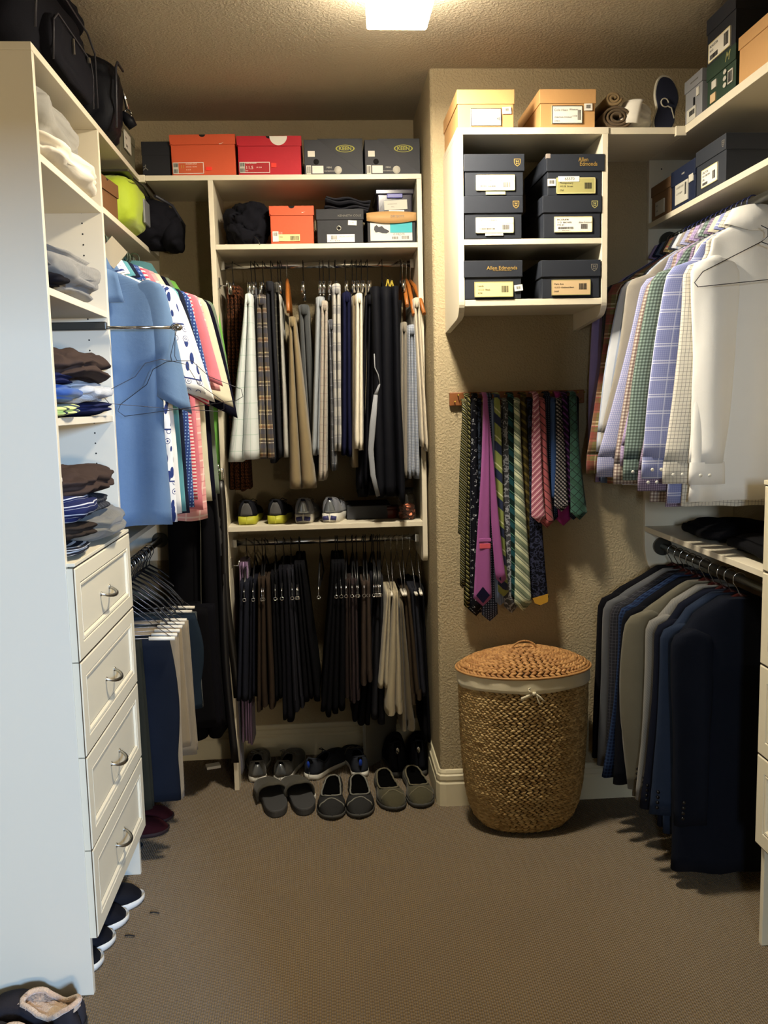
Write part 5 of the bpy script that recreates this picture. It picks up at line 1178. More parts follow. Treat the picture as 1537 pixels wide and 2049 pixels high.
TIES = [ # label, top px x, bottom px x, bottom px y, bottom half width, material, Y
 ('olive and black tie with cream stripes, shorter and leftmost', 930, 926, 1176, .011, diag('tie_a', '#14160f', (.022, .25, 0, '#6f693f', 1), (.022, .08, .45, '#b5b094', 1), b=1.2, a=1.2), 3.235),
 ('yellow and black regimental tie, second from the left', 935, 934, 1216, .013, diag('tie_b', '#121310', (.020, .18, 0, '#b8b27c', 1), (.020, .12, .3, '#77772f', 1), a=1.2, b=1.2), 3.245),
 ('dark grey dotted tie beside the striped ones', 942, 945, 1226, .02, fab('tie_c', '#1d1f26', dots=('#5b5c60', .008, .2), rough=.55), 3.25),
 ('black tie with white flecks', 950, 952, 1232, .026, fab('tie_d', '#0f1017', blotch=('#b9bcc2', 55, .62, .015), rough=.5), 3.24),
 ('black and slate paisley tie', 958, 962, 1226, .028, fab('tie_e', '#12141d', blotch=('#3a4356', 40, .5, .05), rough=.5), 3.25),
 ('navy tie with small blue figures', 979, 981, 1243, .034, fab('tie_f', '#232a3f', dots=('#7d88a6', .009, .28), rough=.55), 3.235),
 ('pale blue grey tie right of the magenta one', 988, 1001, 1211, .020, fab('tie_g', '#5b6d8e', layers=((1, 0, .008, .3, 0, '#8c9bb5', .5),), rough=.55), 3.23),
 ('yellow green tie with wide navy bars', 994, 1007, 1193, .022, diag('tie_h', '#8f9a55', (.075, .35, 0, '#222c4c', 1), (.075, .06, .5, '#d5d8b0', 1)), 3.215),
 ('grey swirling paisley tie', 1010, 1022, 1226, .030, fab('tie_i', '#383a40', blotch=('#90939a', 32, .5, .035), rough=.5), 3.225),
 ('deep teal striped tie', 1022, 1032, 1202, .026, diag('tie_j', '#10221f', (.04, .4, 0, '#1f4850', 1), (.04, .06, .5, '#5f8f7c', .8)), 3.22),
 ('broad sage green and white striped tie', 1035, 1047, 1222, .037, diag('tie_k', '#78866f', (.034, .28, 0, '#c9cfae', 1), (.034, .06, .4, '#3b463f', 1), (.034, .06, .6, '#e2e4d0', 1)), 3.195),
 ('olive gold rep tie', 1048, 1061, 1182, .020, diag('tie_l', '#3c3520', (.024, .35, 0, '#6f6233', 1)), 3.215),
 ('black floral tie with yellow lining at its tip', 1061, 1080, 1212, .040, fab('tie_m', '#0d0e18', blotch=('#34384f', 45, .5, .04), rough=.5), 3.21),
 ('pink tie with thin white stripes', 1072, 1078, 1046, .030, diag('tie_n', '#b06a7c', (.016, .2, 0, '#e0c2c6', 1), (.016, .12, .5, '#5a2233', 1), b=-.75), 3.19),
 ('salmon tie with narrow black stripes', 1084, 1093, 1056, .032, diag('tie_o', '#a9585e', (.020, .14, 0, '#1a1416', 1)), 3.20),
 ('navy pin dot tie', 1095, 1103, 1046, .028, fab('tie_p', '#141a2c', dots=('#7a86a2', .007, .16), rough=.5), 3.22),
 ('plain mid blue tie', 1107, 1110, 1000, .022, fab('tie_q', '#2d4a7c', rough=.5), 3.215),
 ('magenta tie tip showing low behind the houndstooth', 1116, 1128, 1052, .032, fab('tie_r', '#8c1f72', rough=.45), 3.23),
 ('black and white houndstooth tie', 1119, 1124, 1024, .031, fab('tie_s', '#16161c', layers=((.7, .7, .010, .5, 0, '#b3adac', .8), (.7, -.7, .010, .5, 0, '#16161c', .7)), rough=.55), 3.205),
 ('purple and black striped tie', 1129, 1136, 1012, .024, diag('tie_t', '#2a1b33', (.018, .3, 0, '#6e3f7e', 1)), 3.22),
 ('dark slate tie at the right end', 1140, 1146, 1040, .026, fab('tie_u', '#1f222c', layers=((1, 1, .012, .2, 0, '#3c4152', .8),), rough=.5), 3.23),
 ('green tartan tie, wide and at the right end', 1147, 1158, 1040, .036, fab('tie_v', '#31564a', layers=((.7, .7, .022, .12, 0, '#0e1f1c', 1), (.7, -.7, .022, .12, 0, '#0e1f1c', 1), (.7, .7, .045, .3, .2, '#234334', .6)), rough=.55), 3.20),
 ('black knit tie hanging last on the rack', 1153, 1153, 985, .018, fab('tie_w', '#0d0d12', rough=.6), 3.235),
]
def tie_strip(b, p0, p1, w0, w1, tip=True, y=0, thick=.004, seed=0, m=0, square=False):
    """a folded silk blade from p0 (x,z) to p1, with its pointed end"""
    n = 16; P = []; UV = []
    L_ = math.hypot(p1[0]-p0[0], p1[1]-p0[1])
    for j in range(n+1):
        t = j/n; w = w0+(w1-w0)*t**1.25; cx_ = lerp(p0[0], p1[0], t**1.15)+.002*math.sin(t*6+seed); cz_ = lerp(p0[1], p1[1], t)
        row = []; k = 6
        for i in range(k+1):
            u = i/k*2-1; dz = 0
            if tip and j == n: dz = (1-abs(u))*-(w1*.95)+w1*.95-.0
            row.append((cx_+u*w, y-thick*(1-u*u)*1.2+.0022*math.sin(u*3+seed+t*3), cz_+(dz if not square else 0)))
        if tip and j == n:
            row = [(x, yy, p1[1]+w1*.9*abs(i/k*2-1)) for i, (x, yy, z_) in enumerate(row)]
        P.append(row); UV.append([((i/k*2-1)*w, -t*L_) for i in range(k+1)])
    b.grid(P, m=m, uv=UV)
def add_tie(lab, xt, xb, yb, hw, m, Y, i):
    pt = at(xt, 800, Y); pb = at(xb, yb, Y); zt = 1.560 if i % 2 else 1.540
    e = empty('necktie', (pt.x, Y, zt), 0, lab, 'necktie')
    d = pb-e.location
    b = MB(); tie_strip(b, (0, 0), (d.x, d.z), .0095, hw*.88, seed=i)
    b.build('front_blade', m, e, solid=.0025)
    yb_ = YH-.016-Y
    q = MB(); rows = [[(x, 0, 0), (x, .004, .010), (x, (YH-.032-Y)*.6, .017), (x, (YH-.030-Y), .012)] for x in (-.0105, .0105)]
    q.grid([list(r) for r in zip(*rows)], uv=[[(0, v*.02), (.02, v*.02)] for v in range(4)]); q.build('neck_loop', m, e, solid=.0025)
    q = MB(); tie_strip(q, (0, .005), (d.x*.7-.004, d.z*(.72+.1*math.sin(i*2.1))), .009, .016, y=.010, seed=i+2); q.build('tail_blade', m, e, solid=.0025)
    return e, d
for i, t_ in enumerate(TIES):
    e, d = add_tie(*t_, i)
    if 'yellow lining' in t_[0]:
        q = MB(); q.prism([(-.028, .03), (.030, .045), (.030, .015), (.0, .003), (-.02, .012)], 'y', -.0065, -.005); o = q.build('lining', fab('gold_lining', '#b5892a', rough=.4), e); o.location = (d.x, 0, d.z)
# the magenta tie hangs with its back outwards
Y = 3.175; MG = fab('magenta_silk', '#8f4c88', rough=.5, var=.08, layers=((.7, .7, .003, .5, 0, '#a25c98', .4),)); pt = at(971, 800, Y); zt = 1.56
e = empty('necktie', (pt.x, Y, zt), 0, 'magenta tie hung back side out, both blades showing', 'necktie')
pl_ = at(966, 1212, Y)-e.location; pr_ = at(1004, 1168, Y)-e.location
b = MB(); tie_strip(b, (0, 0), (pl_.x, pl_.z), .008, .034, y=-.002); b.build('wide_blade', MG, e, solid=.003)
b = MB(); tie_strip(b, (.002, -.01), (pr_.x, pr_.z), .007, .019, y=.006); b.build('narrow_blade', MG, e, solid=.003)
k1 = at(970, 1080, Y)-e.location; MB().box(-.022, .022, -.009, -.006, -.006, .006).build('keeper_loop', MG, e, bevel=.001).location = (k1.x, 0, k1.z)
MB().box(-.020, .020, -.009, -.0065, -.010, .008).build('tie_label', fab('coral_label', '#c24f5c'), e, bevel=.001).location = (k1.x, 0, k1.z-.021)
q = MB(); q.prism([(-.025, 0), (0, .032), (.025, 0), (0, -.029)], 'y', -.0095, -.0075); q.build('lining', fab('ink_lining', '#14132b', rough=.4), e).location = (pl_.x, 0, pl_.z+.040)
q = MB(); q.prism([(-.010, 0), (0, .010), (.010, 0), (0, -.010)], 'y', .0, .002); q.build('lining', fab('ink_lining', '#14132b'), e).location = (pr_.x, 0, pr_.z+.018)
q = MB(); q.grid([[(-.008, -.001, 0), (.008, -.001, 0)], [(-.008, .03, .018), (.008, .03, .018)], [(-.008, YH-.03-Y, .012), (.008, YH-.03-Y, .012)]], uv=[[(0, 0), (.02, 0)], [(0, .03), (.02, .03)], [(0, .1), (.02, .1)]]); q.build('neck_loop', MG, e, solid=.003)

# ================================================================== hamper
HC = (.690, 3.125); HA, HB = .238, .160
hm = empty('laundry_hamper', (HC[0], HC[1], 0), 0, 'oval woven seagrass hamper with white liner and lid', 'hamper')
def straw(name, c0, c1, c2):
    k = N(name); k.set(.6, spec=.35); 
    try: rnd = k.node('ShaderNodeNewGeometry').outputs['Random Per Island']
    except Exception: rnd = .5
    a = k.mix(rnd, lin(c0), lin(c1)); n_ = k.noise(k.obj(), 12, 3); a = k.mix(k.math('MULTIPLY', n_, .55), a, lin(c2)); k.col(a)
    k.bump(k.noise(k.obj(), 500, 2), .0006); return k.m
STRAW = straw('seagrass', '#9a7d4e', '#d6b982', '#8f7040'); STRAWL = straw('lid_seagrass', '#91653a', '#c99a60', '#96683a')
ROPE = mat('seagrass_core', '#3a2512', .9)
HPROF = [(.0, .02), (.30, .004), (.50, .003), (.64, .014), (.76, .045), (.84, .09), (.895, .16), (.93, .25), (.955, .36), (.968, .46), (.972, .545), (.97, .585)]
def hprof(s):   # arclength-ish param by z
    return interp([(-z, r) for r, z in HPROF[1:]], -s)
b = MB(); b.lathe([(r*HA-.006, z+.002) for r, z in HPROF[1:]], 64, sx=1, sy=HB/HA); b.build('basket_core', ROPE, hm)
def lozenge(b, P, T, Nn, L, Wd, H):
    """one strand: P centre, T direction, Nn outward"""
    B = T.cross(Nn); n = 5; rings = [(-.5, .25), (-.22, .9), (.12, 1.0), (.5, .2)]
    i0 = len(b.v)
    for s, k in rings:
        for a in range(n):
            an = math.pi*2*a/n; q = P+T*(s*L)+B*(math.cos(an)*Wd*.5*k)+Nn*(math.sin(an)*H*.5*k); b.v.append((q.x, q.y, q.z))
    for j in range(3):
        for a in range(n): b.face((i0+j*n+a, i0+j*n+(a+1) % n, i0+(j+1)*n+(a+1) % n, i0+(j+1)*n+a), 0, None, True)
    b.face([i0+a for a in range(n)][::-1]); b.face([i0+3*n+a for a in range(n)])
def ring_of(b, rx, ry, z, slope, tilt, L, Wd, H, ph, jit=.12):
    per = math.pi*(3*(rx+ry)-math.sqrt((3*rx+ry)*(rx+3*ry))); n = max(6, int(per/(L*.64)))
    for i in range(n):
        # equal arc steps on the oval, approximated
        a = 2*math.pi*(i+ph)/n; a -= .5*(rx-ry)/(rx+ry)*math.sin(2*a)
        p = Vector((rx*math.cos(a), ry*math.sin(a), z)); nn = Vector((ry*math.cos(a), rx*math.sin(a), 0)).normalized()
        t = Vector((-nn.y, nn.x, 0)); up = Vector((0, 0, 1)); no = (nn*math.cos(slope)+up*math.sin(slope)); dn = no.cross(t)
        ti = tilt+random.uniform(-jit, jit); T = (t*math.cos(ti)+dn*math.sin(ti)).normalized()
        lozenge(b, p+no*random.uniform(-.0006, .0012), T, no, L*random.uniform(.95, 1.15), Wd*random.uniform(.9, 1.12), H)
b = MB(); z = .012; k_ = 0
while z < .553:
    r = hprof(z); sl = -math.atan2((hprof(z+.01)-r)*HA, .01)
    phs = random.random() if k_ % 2 == 0 else phs+.5
    ring_of(b, r*HA, r*HB, z, sl, .36 if k_ % 2 else -.36, .025, .0112, .0125, phs, .05)
    z += .0088*max(.35, math.cos(sl)); k_ += 1
o = b.build('woven_strand', STRAW, hm); o['kind'] = 'stuff'
# liner
b = MB(); rows = []; UV = []; n = 96
for j, (z, o_) in enumerate(((.542, .006), (.545, .010), (.556, .0105), (.568, .010), (.580, .0105), (.590, .008))):
    rows.append([((HA*.972+o_+.0014*math.sin(i*.9+z*90))*math.cos(2*math.pi*i/n), (HB*.972+o_+.0014*math.sin(i*.9))*math.sin(2*math.pi*i/n), z+.0028*math.sin(i*.31+1)*(1 if j == 0 else 0)) for i in range(n)]); UV.append([(i/n*1.3, z) for i in range(n+1)])
b.grid(rows, closed_u=True, uv=UV); b.build('cloth_liner', fab('cream_liner', '#d9cfb3', var=.06), hm)
bow = MB()
def ribbon(b, pts, w, z=.0):
    P = []
    for s in (-1, 1): P.append([(x, y, zz+s*w*ww) for x, y, zz, ww in pts])
    b.grid(P)
yf = -HB*.972-.014
ribbon(bow, [(0, yf, .545, .5), (-.016, yf-.006, .552, 1), (-.020, yf-.004, .562, .8), (-.012, yf-.002, .566, .5)], .006)
ribbon(bow, [(0, yf, .545, .5), (-.022, yf-.005, .538, 1), (-.046, yf-.004, .528, 1.1)], .006)
ribbon(bow, [(.004, yf, .546, .4), (.010, yf-.006, .532, .9), (.016, yf-.006, .515, 1.0), (.022, yf-.004, .508, .7)], .006)
ribbon(bow, [(.004, yf, .546, .4), (.020, yf-.006, .534, .9), (.036, yf-.004, .518, .5)], .0055)
bow.tube([(-.005, yf-.003, .546), (.006, yf-.003, .547)], .006, 8); bow.build('tied_bow', fab('cream_liner', '#d9cfb3'), hm, solid=.0014)
# lid
lid = MB(); LZ = .596; lr_ = [(1.0, 0), (.97, .010), (.8, .030), (.6, .045), (.4, .057), (.2, .066), (.04, .069)]
lid.lathe([(r*HA*1.0-.002, LZ+z-.004) for r, z in lr_], 64, sy=HB/HA); lo = lid.build('hamper_lid', ROPE, hm)
b = MB(); k_ = 0; s = 0
rr = 1.0-.012
while rr > .045:
    z = interp([(-r, zz) for r, zz in lr_], -rr) if False else None
    for (r0, z0), (r1, z1) in zip(lr_, lr_[1:]):
        if r0 >= rr >= r1: t = (r0-rr)/(r0-r1); z = z0+(z1-z0)*t; sl = math.pi/2-math.atan2(z1-z0, (r0-r1)*HB); break
    ring_of(b, rr*HA, rr*HB, LZ+z, sl, .45 if k_ % 2 else -.45, .026, .0125, .013, random.random())
    rr -= .0130/HA*.82; k_ += 1
o = b.build('woven_strand', STRAWL, lo); o['kind'] = 'stuff'
q = MB(); q.tube([((HA+.006)*math.cos(a), (HB+.006)*math.sin(a), LZ) for a in [2*math.pi*i/72 for i in range(73)]], .0045, 8); q.build('lid_rim', STRAWL, lo)
q = MB(); q.tube([(.050*math.cos(a), -.02, LZ+.050+.046*math.sin(a)) for a in [math.pi*(-.1+1.2*i/24) for i in range(25)]], .003, 8)
for i in range(22):
    a = math.pi*i/21; q.tube([(.050*math.cos(a)-.0, -.02, LZ+.05+.046*math.sin(a)), (.050*math.cos(a+.03), -.02, LZ+.05+.046*math.sin(a+.03))], .0042, 7)
q.build('lid_handle', STRAWL, lo)

# ================================================================== shoes
def shoe(label, loc_, rz, upm, solem, linm, L=.295, W_=.050, kind='sneaker', name='sneaker', group=None, heel=.085, mid=.075, toe=.058, so=.026, op=(.04, .46), cat='shoe', lace=None, fray=None, counter=None, mark=None, markm=None, side=1, toeflat=1.0, solew=1.06, scale=1, tab=None):
    e = empty(name, loc_, rz, label, cat, group); e.scale = (scale,)*3
    def wd(s):
        w = interp([(0, .0), (-.015, .45), (-.05, .64), (-.12, .72), (-.3, .68), (-.45, .74), (-.62, .96), (-.72, 1.0), (-.84, .90), (-.93, .66), (-.98, .36), (-1.0, .0)], -s); return W_*w
    def ce(s): return side*.006*math.sin(s*math.pi*1.1)
    st = [0, .012, .03, .05, .08, .11, .14, .17, .2, .24, .28, .32, .36, .4, .43, .46, .49, .52, .56, .6, .64, .68, .72, .76, .8, .84, .88, .91, .94, .965, .985, 1]
    # sole
    b = MB(); rows = []
    for s in st:
        w = max(.002, wd(s))*solew; tl = .010*max(0, (s-.8)/.2)**2+(.004 if s < .05 else 0); y = (s-.5)*L*1.02
        th = so*(1.0 if s < .3 else lerp(1, .72, min(1, (s-.3)/.4)))
        rows.append([(ce(s)-w*.92, y, tl), (ce(s)-w, y, tl+th*.3), (ce(s)-w*1.0, y, tl*.6+th*.95), (ce(s)-w*.9, y, th), (ce(s)+w*.9, y, th), (ce(s)+w*1.0, y, tl*.6+th*.95), (ce(s)+w, y, tl+th*.3), (ce(s)+w*.92, y, tl)])
    b.grid(rows, closed_u=True, cap0=True, cap1=True); b.build('sole', solem, e)
    # upper
    b = MB(); P = []; UV = []; nu = 30
    H = [(0, heel*.72), (-.02, heel), (-.12, heel*.98), (-.25, mid*.82 if kind != 'boot' else heel), (-.36, mid*.92), (-.46, mid), (-.6, mid*.82), (-.75, toe), (-.88, toe*.82*toeflat), (-.96, toe*.5*toeflat), (-1, toe*.18)]
    cw = .90 if kind in ('moc', 'fleece') else .68
    def ins(s, c): return ((s-(op[0]+op[1])/2)/((op[1]-op[0])/2))**2+(c/cw)**2 < 1
    rim = []
    for s in st:
        row = []; w = max(.0015, wd(s)); h = interp(H, -s)
        th = so*(1.0 if s < .3 else lerp(1, .72, min(1, (s-.3)/.4)))-.003
        y = (s-.5)*L
        for i in range(nu+1):
            a = math.pi*i/nu; c = -math.cos(a); sn = math.sin(a)
            x = w*math.copysign(abs(c)**.72, c)*(1+.0*sn); z = th+(h-th)*sn**(.62 if kind != 'flat' else .5)
            yy = y+(.012*sn if s < .03 else 0)
            if ins(s, c): z = th+(.010 if kind != 'fleece' else .028+.008*nz(s*20, c*5)); x *= .9
            row.append((ce(s)+x, yy, z))
        P.append(row); UV.append([(i/nu*.16, s*L) for i in range(nu+1)])
    nu1 = nu+1; i0 = 0
    for row in P:
        for p in row: b.v.append(p)
    for j in range(len(st)-1):
        for i in range(nu):
            s = (st[j]+st[j+1])/2; c = -math.cos(math.pi*(i+.5)/nu)
            inside = any(ins(st[jj], -math.cos(math.pi*ii/nu)) for jj in (j, j+1) for ii in (i, i+1))
            b.face((j*nu1+i, j*nu1+i+1, (j+1)*nu1+i+1, (j+1)*nu1+i), 1 if inside else 0, [UV[j][i], UV[j][i+1], UV[j+1][i+1], UV[j+1][i]], True)
    up = b.build('upper', [upm, linm], e, solid=.002)
    # rim points
    s0, s1 = op; rimp = []
    for k in range(33):
        a = 2*math.pi*k/32; s = (s0+s1)/2+(s1-s0)/2*math.cos(a); w = max(.0015, wd(s)); h = interp(H, -s); u = math.sin(a)*cw
        an = math.acos(max(-1, min(1, -u))); c = u; sn = math.sin(an); th = so-.003
        rimp.append((ce(s)+w*math.copysign(abs(c)**.72, c), (s-.5)*L, th+(h-th)*sn**.62+.001))
    if fray:
        q = MB(); q.tube([(x+random.uniform(-.0012, .0012), y, z+random.uniform(-.001, .0015)) for x, y, z in rimp], .0034 if kind != 'fleece' else .0075, 6); q.build('frayed_trim', fray, e)
    else:
        q = MB(); q.tube(rimp, .0042, 6); q.build('collar', upm, e, smooth=True)
    if kind == 'moc':
        q = MB(); pts = []
        for k in range(25):
            u = -1+2*k/24; c = u*.97; s = .86-.07*(1-u*u)-.015*math.cos(u*6); w = wd(s); h = interp(H, -s); sn = math.sqrt(max(0, 1-c*c)); th = so*.75
            pts.append((ce(s)+w*math.copysign(abs(c)**.72, c), (s-.5)*L, th+(h-th)*sn**.62+.0015+random.uniform(-.0008, .001)))
        q.tube(pts, .0026, 6); q.build('toe_seam', fray, e)
    if lace:
        q = MB(); r = .0017
        for k in range(5):
            s = op[1]+.005+k*.05; h = interp(H, -s); w = wd(s)*.5; y = (s-.5)*L
            q.tube([(ce(s)-w, y, h-.006), (ce(s), y+.004, h+.003), (ce(s)+w, y+.010, h-.006)], r, 5)
        s = op[1]-.0; h = interp(H, -s); y = (s-.5)*L
        for sg_ in (-1, 1):
            q.tube([(0, y, h+.003), (sg_*.02, y-.006, h+.016), (sg_*.036, y-.0, h+.006), (sg_*.018, y+.006, h+.004), (0, y, h+.003)], r, 5)
            q.tube([(0, y, h+.004), (sg_*.03, y+.02, h-.002), (sg_*(wd(.5)+.006), y+.03, .03)], r, 5)
        q.build('lace', lace, e)
    if counter:
        q = MB(); rows = []
        for j in range(6):
            t = j/5; ww = .021*(1-t**2*.75)+.002; z = so+.004+t*(heel-so-.012)
            rows.append([(u*ww, -L*.5-.0045+.0075*abs(u)**2+.002*t+.0, z) for u in (-1, -.6, -.2, .2, .6, 1)])
        q.grid(rows); q.build('heel_counter', counter, e, solid=.002)
    if mark:
        q = MB(); sg_ = side; s_a, s_b = mark
        a = []; 
        for k in range(7):
            t = k/6; s = lerp(s_a, s_b, t); a.append((ce(s)+sg_*(wd(s)*1.0*.93+.004), (s-.5)*L, so+.008+t*.030))
        P1 = [(x, y, z-.0045*(1-k/6)) for k, (x, y, z) in enumerate(a)]; q.grid([a, P1]); q.build('side_mark', markm, e, solid=.002)
    if tab:
        q = MB(); q.lathe([(.0001, .004), (.006, .003), (.008, 0)], 12); o = q.build('heel_tab', tab, e); o.rotation_euler = (math.pi/2, 0, 0); o.location = (0, -L*.5-.004, heel*.78); o.scale = (1, 2, 1)
    return e
def deg(a): return math.radians(a)
BL = mat('shoe_lining_black', '#040404', .98, spec=.05); WS = mat('white_rubber', '#cfccc2', .55); GS = mat('grey_rubber', '#3c3b38', .8); SILV = mat('silver_foil', '#9aa0a6', .28, .75)
MESHG = fab('grey_shoe_mesh', '#4a4843', rough=.8); MESHB = fab('charcoal_blue_mesh', '#30333b', rough=.8); BLKM = fab('black_shoe_mesh', '#121319', rough=.7); LACE = mat('grey_lace', '#5a5852', .9); LACEB = mat('black_lace', '#101012', .9)
# floor below the centre unit (rz 0: toe points away from the camera, to +y)
shoe('grey sneaker with silver heel, leftmost in the back row', (-.325, 3.735, 0), deg(2), MESHG, WS, BL, counter=SILV, lace=LACE, name='sneaker', heel=.088, side=-1)
shoe('grey sneaker with silver heel, second in the back row', (-.195, 3.725, 0), deg(-12), MESHG, WS, BL, counter=SILV, lace=LACE, heel=.088)
shoe('charcoal running shoe with blue heel tab, angled to the right', (-.03, 3.715, 0), deg(-32), MESHB, WS, BL, lace=LACEB, name='running_shoe', tab=mat('blue_gloss', '#1c3fa8', .3), heel=.09)
shoe('charcoal running shoe with blue heel tab beside the white board', (.085, 3.730, 0), deg(8), MESHB, WS, BL, lace=LACE, name='running_shoe', tab=mat('blue_gloss', '#1c3fa8', .3), heel=.09)
def slide(label, loc_, rz):
    e = empty('slide_sandal', loc_, rz, label, 'sandal'); SL = mat('dark_grey_rubber', '#3a3a3b', .75, bscale=300, bdist=.0004)
    L = .30; out = sole_outline(L, .108, 44, .14); b = MB(); b.prism(out, 'z', 0, .030); b.build('footbed', SL, e, bevel=.006)
    b = MB(); rows = []
    for j in range(9):
        t = j/8; y = -.015+t*.145; w = .058-.016*max(0, t-.5)**1.4*2; h = .085-.038*t
        nn = 14; rows.append([(-math.cos(math.pi*i/nn)*w, y-(.026*math.sin(math.pi*i/nn) if j == 0 else 0)+(.008*abs(math.sin(2*math.pi*i/nn)) if j == 0 else 0), .018+(h-.018)*math.sin(math.pi*i/nn)**.6) for i in range(nn+1)])
    b.grid(rows, uv=[[(i/nn*.2, j*.02) for i in range(nn+1)] for j in range(9)]); b.build('strap', fab('grey_suede', '#454239', var=.15), e, solid=.005); return e
slide('dark grey slide sandal, left one of the front row', (-.252, 3.405, 0), deg(14)); slide('dark grey slide sandal, right one of its pair', (-.145, 3.41, 0), deg(14))
def moc(label, loc_, rz, um, tr, side): return shoe(label, loc_, rz, um, GS, BL, kind='moc', name='moccasin', heel=.058, mid=.062, toe=.060, so=.026, op=(.05, .68), fray=tr, side=side, L=.30, W_=.054, toeflat=1.0, solew=1.05)
DCH = fab('dark_charcoal_canvas', '#2c2c2c', var=.15); OLV = fab('olive_canvas', '#45412f', var=.2); FR = mat('fray_grey', '#77766e', .95); FRO = mat('fray_olive', '#6a6450', .95)
for args in (('dark charcoal moccasin, left one of the middle pair', (-.012, 3.36, 0), deg(178), DCH, FR, 1), ('dark charcoal moccasin, right one of the middle pair', (.088, 3.36, 0), deg(180), DCH, FR, -1), ('olive frayed moccasin, left one of the right pair', (.212, 3.405, 0), deg(186), OLV, FRO, 1), ('olive frayed moccasin nearest the baseboard corner', (.322, 3.42, 0), deg(184), OLV, FRO, -1)):
    moc(*args)
shoe('black boot with round snap, left one behind the olive moccasins', (.255, 3.715, 0), deg(2), BLKM, GS, BL, kind='boot', name='boot', heel=.155, mid=.15, toe=.06, op=(.03, .34), tab=CHROME, group=None, cat='boot')
shoe('black boot with round snap, right one by the corner', (.352, 3.715, 0), deg(-2), BLKM, GS, BL, kind='boot', name='boot', heel=.155, mid=.15, toe=.06, op=(.03, .34), tab=CHROME, cat='boot')
bd = empty('folded_board', (.205, 3.78, 0), deg(52), 'thin pale board standing on edge behind the shoes', 'board')
MB().box(-.12, .12, -.004, .004, 0, .235).build('leaf', mat('pale_board', '#8c8a80', .7), bd, bevel=.001); MB().box(-.118, .122, .006, .012, 0, .232).build('leaf', mat('pale_board', '#8c8a80', .7), bd, bevel=.001)
# centre shelf
zc = 1.0805
YEL = mat('yellow_foam', '#a9a92a', .6)
for k_, (x, lab) in enumerate(((-.322, 'black running shoe with yellow heel sole, left one on the centre shelf'), (-.200, 'black running shoe with yellow heel sole, right one on the centre shelf'))):
    shoe(lab, (x, 3.712, zc), deg(1-3*k_), BLKM, YEL, BL, name='running_shoe', heel=.095, so=.034, counter=fab('grey_heel_cloth', '#4b4a4a'), lace=LACEB)
for k_, (x, lab) in enumerate(((-.088, 'silver and blue running shoe, left one on the centre shelf'), (.040, 'silver and blue running shoe, right one on the centre shelf'))):
    e = shoe(lab, (x, 3.712, zc), deg(-3-9*k_), fab('silver_mesh', '#6e7078', rough=.6), WS, mat('blue_lining', '#1a2350', .9), name='running_shoe', heel=.098, so=.036, counter=SILV, lace=LACE)
    q = MB(); 
    for s_ in (-1, 1): q.tube([(s_*.004, -.152, .020), (s_*.026, -.146, .016)], .009, 8)
    q.build('sole_insert', mat('violet_rubber', '#27275a', .6), e)
MB_ = MB(); MB_.box(-.09, .09, -.11, .11, 0, .055); tag(MB_.build('storage_box', mat('grey_matte_box', '#34363c', .8), None, bevel=.003), 'flat grey box behind the running shoes on the centre shelf', 'box').location = (.17, 3.745, zc)
rt = empty('polish_tin', (.262, 3.66, zc), 0, 'dark red tin beside the glass jar on the centre shelf', 'tin')
q = MB(); q.lathe([(.001, 0), (.028, 0), (.030, .002), (.030, .042), (.028, .044), (.001, .044)], 24); q.build('tin_body', mat('dark_red_tin', '#5a1c12', .4), rt); q = MB(); q.lathe([(.0315, .034), (.0315, .050), (.001, .051)], 24); q.build('lid', mat('dark_red_tin2', '#3f130d', .4), rt)
jr = empty('glass_jar', (.322, 3.60, zc), 0, 'square glass jar of coins at the right end of the centre shelf', 'jar')
GJ = N('jar_glass'); GJ.set(.05, trans=.0); GJ.col('#4b4844'); GJ.b.inputs['Alpha'].default_value = .28; GJ.b.inputs['Roughness'].default_value = .05
q = MB(); q.lathe([(.001, 0), (.032, 0), (.037, .004), (.038, .01), (.038, .085), (.034, .098), (.026, .104), (.026, .112)], 24); q.build('jar_glass', GJ.m, jr)
q = MB(); q.lathe([(.029, .106), (.029, .126), (.001, .128)], 24); q.build('jar_lid', mat('dark_tin_lid', '#1c1a19', .4, .5), jr)
q = MB()
for i in range(140):
    a, r = random.uniform(0, 6.28), .030*math.sqrt(random.random()); z = .006+.055*random.random(); M_ = Matrix.Translation((r*math.cos(a), r*math.sin(a), z)) @ Matrix.Rotation(random.uniform(0, 1.5), 4, 'X') @ Matrix.Rotation(random.uniform(0, 3), 4, 'Z')
    rr_2 = .0075; q_v = len(q.v)
    for s_ in (-.0006, .0006):
        for k in range(8): q.v.append(tuple(M_ @ Vector((rr_2*math.cos(k*math.pi/4), rr_2*math.sin(k*math.pi/4), s_))))
    q.face([q_v+k for k in range(8)][::-1]); q.face([q_v+8+k for k in range(8)])
    for k in range(8): q.face((q_v+k, q_v+(k+1) % 8, q_v+8+(k+1) % 8, q_v+8+k))
o = q.build('coins', mat('copper_coins', '#8a4a30', .35, .8, nscale=80, namt=.5), jr); o['kind'] = 'stuff'
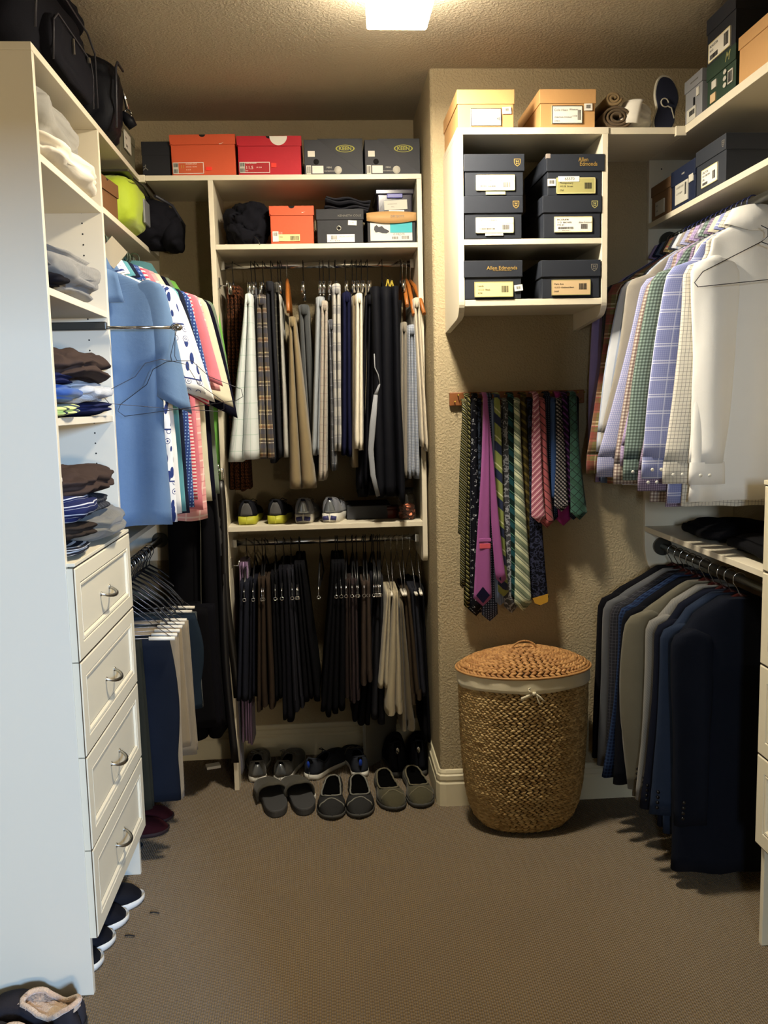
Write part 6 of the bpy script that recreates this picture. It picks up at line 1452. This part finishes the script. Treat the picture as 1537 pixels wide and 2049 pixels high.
# shoes on the left floor (toes towards the room, +x)
BURG = fab('burgundy_suede', '#331216', var=.2)
shoe('burgundy suede shoe, nearer one under the jeans', (-.765, 3.19, 0), deg(-84), BURG, mat('burgundy_sole', '#241012', .8), fab('grey_lining_cloth', '#4a4440'), name='suede_shoe', heel=.06, mid=.062, toe=.05, so=.022, op=(.05, .5), side=-1)
shoe('burgundy suede shoe, farther one under the jeans', (-.765, 3.305, 0), deg(-92), BURG, mat('burgundy_sole', '#241012', .8), fab('grey_lining_cloth', '#4a4440'), name='suede_shoe', heel=.06, mid=.062, toe=.05, so=.022, op=(.05, .5))
shoe('dark slate shoe toe beside the tower leg', (-.835, 3.06, 0), deg(-88), fab('dark_slate_suede', '#1b2026'), GS, BL, name='suede_shoe', heel=.06, mid=.062, toe=.055, so=.02, op=(.05, .5))
LIMEM = mat('lime_mark', '#a8cc3a', .5); WM = mat('white_mark', '#c9ccd0', .5)
for k_, (x, y, m_, lab) in enumerate(((-.815, 2.385, LIMEM, 'black sneaker with lime mark, nearest under the drawers'), (-.805, 2.485, LIMEM, 'black sneaker with lime mark, second under the drawers'), (-.790, 2.595, WM, 'black sneaker with white mark, third under the drawers'), (-.765, 2.705, WM, 'black sneaker with white mark, farthest under the drawers'))):
    shoe(lab, (x, y, 0), deg(-80), BLKM, WS, BL, name='sneaker', heel=.085, mid=.085, toe=.062, so=.032, mark=(.48, .72), markm=m_, side=1, L=.30, W_=.052)
for k_, (px, py) in enumerate(((300, 1826), (250, 1872))):
    p = atz(px, py, .004); q = MB(); q.tube([(0, 0, 0), (.012, -.002, .002), (.030, -.006, .0)], .002, 5); o = q.build('shoelace_end', LACEB, smooth=True); o.location = p; tag(o, ['black lace end on the carpet by the farthest sneaker', 'black lace end on the carpet by the second sneaker'][k_], 'shoelace')
# fleece lined slippers in the lower left corner
FLEECE = N('cream_fleece'); FLEECE.set(.95, sheen=.6); FLEECE.col(FLEECE.mix(FLEECE.noise(FLEECE.obj(), 30, 4), lin('#a9795a'), lin('#e6cfae'))); FLEECE.bump(FLEECE.noise(FLEECE.obj(), 160, 4), .006); FLEECE = FLEECE.m
SLP = fab('charcoal_suede', '#2e2b2e', var=.25)
def slipper(label, loc_, rz, side):
    e = shoe(label, loc_, rz, SLP, mat('black_rubber', '#171616', .8), FLEECE, L=.285, W_=.056, name='slipper', heel=.082, mid=.078, toe=.062, so=.020, op=(.03, .58), kind='fleece', fray=FLEECE, cat='slipper', side=side)
    q = MB(); rows = []
    return e
slipper('fleece lined charcoal slipper against the tower side', (-.785, 2.175, 0), deg(70), 1)
slipper('fleece lined charcoal slipper cut by the lower left corner', (-.80, 2.055, 0), deg(66), -1)

p = atz(425, 1540, .002); o = MB().box(-.03, .03, -.02, .02, 0, .012).build('paper_slip', WHITEP, None, bevel=.001); o.location = (p.x, p.y+.03, 0); o.rotation_euler = (0, 0, .3); tag(o, 'white folded paper slip on the carpet in the dark corner', 'paper')
p = atz(629, 1596, .002); o = MB().box(-.006, .006, -.012, .012, 0, .012).build('paper_tag', WHITEP, None, bevel=.0005); o.location = p; tag(o, 'tiny white tag between the slide and the moccasin', 'tag')
o = MB().prism([(-.045, .0), (0, .05), (.045, .0), (0, -.05)], 'y', 0, .001).build('cardboard_tag', mat('pale_card_tag', '#b8ab90', .8), None); p = at(226, 505, 2.93); o.location = p; tag(o, 'pale cardboard tag hanging by the green hangers behind the tower', 'tag')

for k_, (y_, l_, lab) in enumerate(((2.56, .36, 'black folded clothes on the lower right shelf under the white shirt'), (2.95, .34, 'black folded clothes on the lower right shelf under the gingham shirts'))):  # dark layered pile filling the black area on that shelf
    o = soft('dark_pile', (.27, l_, .062), fab('black_pile_cloth', '#0b0b0e'), None, 90+k_, layers=2, pw=(2.4, 4), amp=.010, loc_=(1.362, y_, 1.0675)); tag(o, lab, 'clothes')
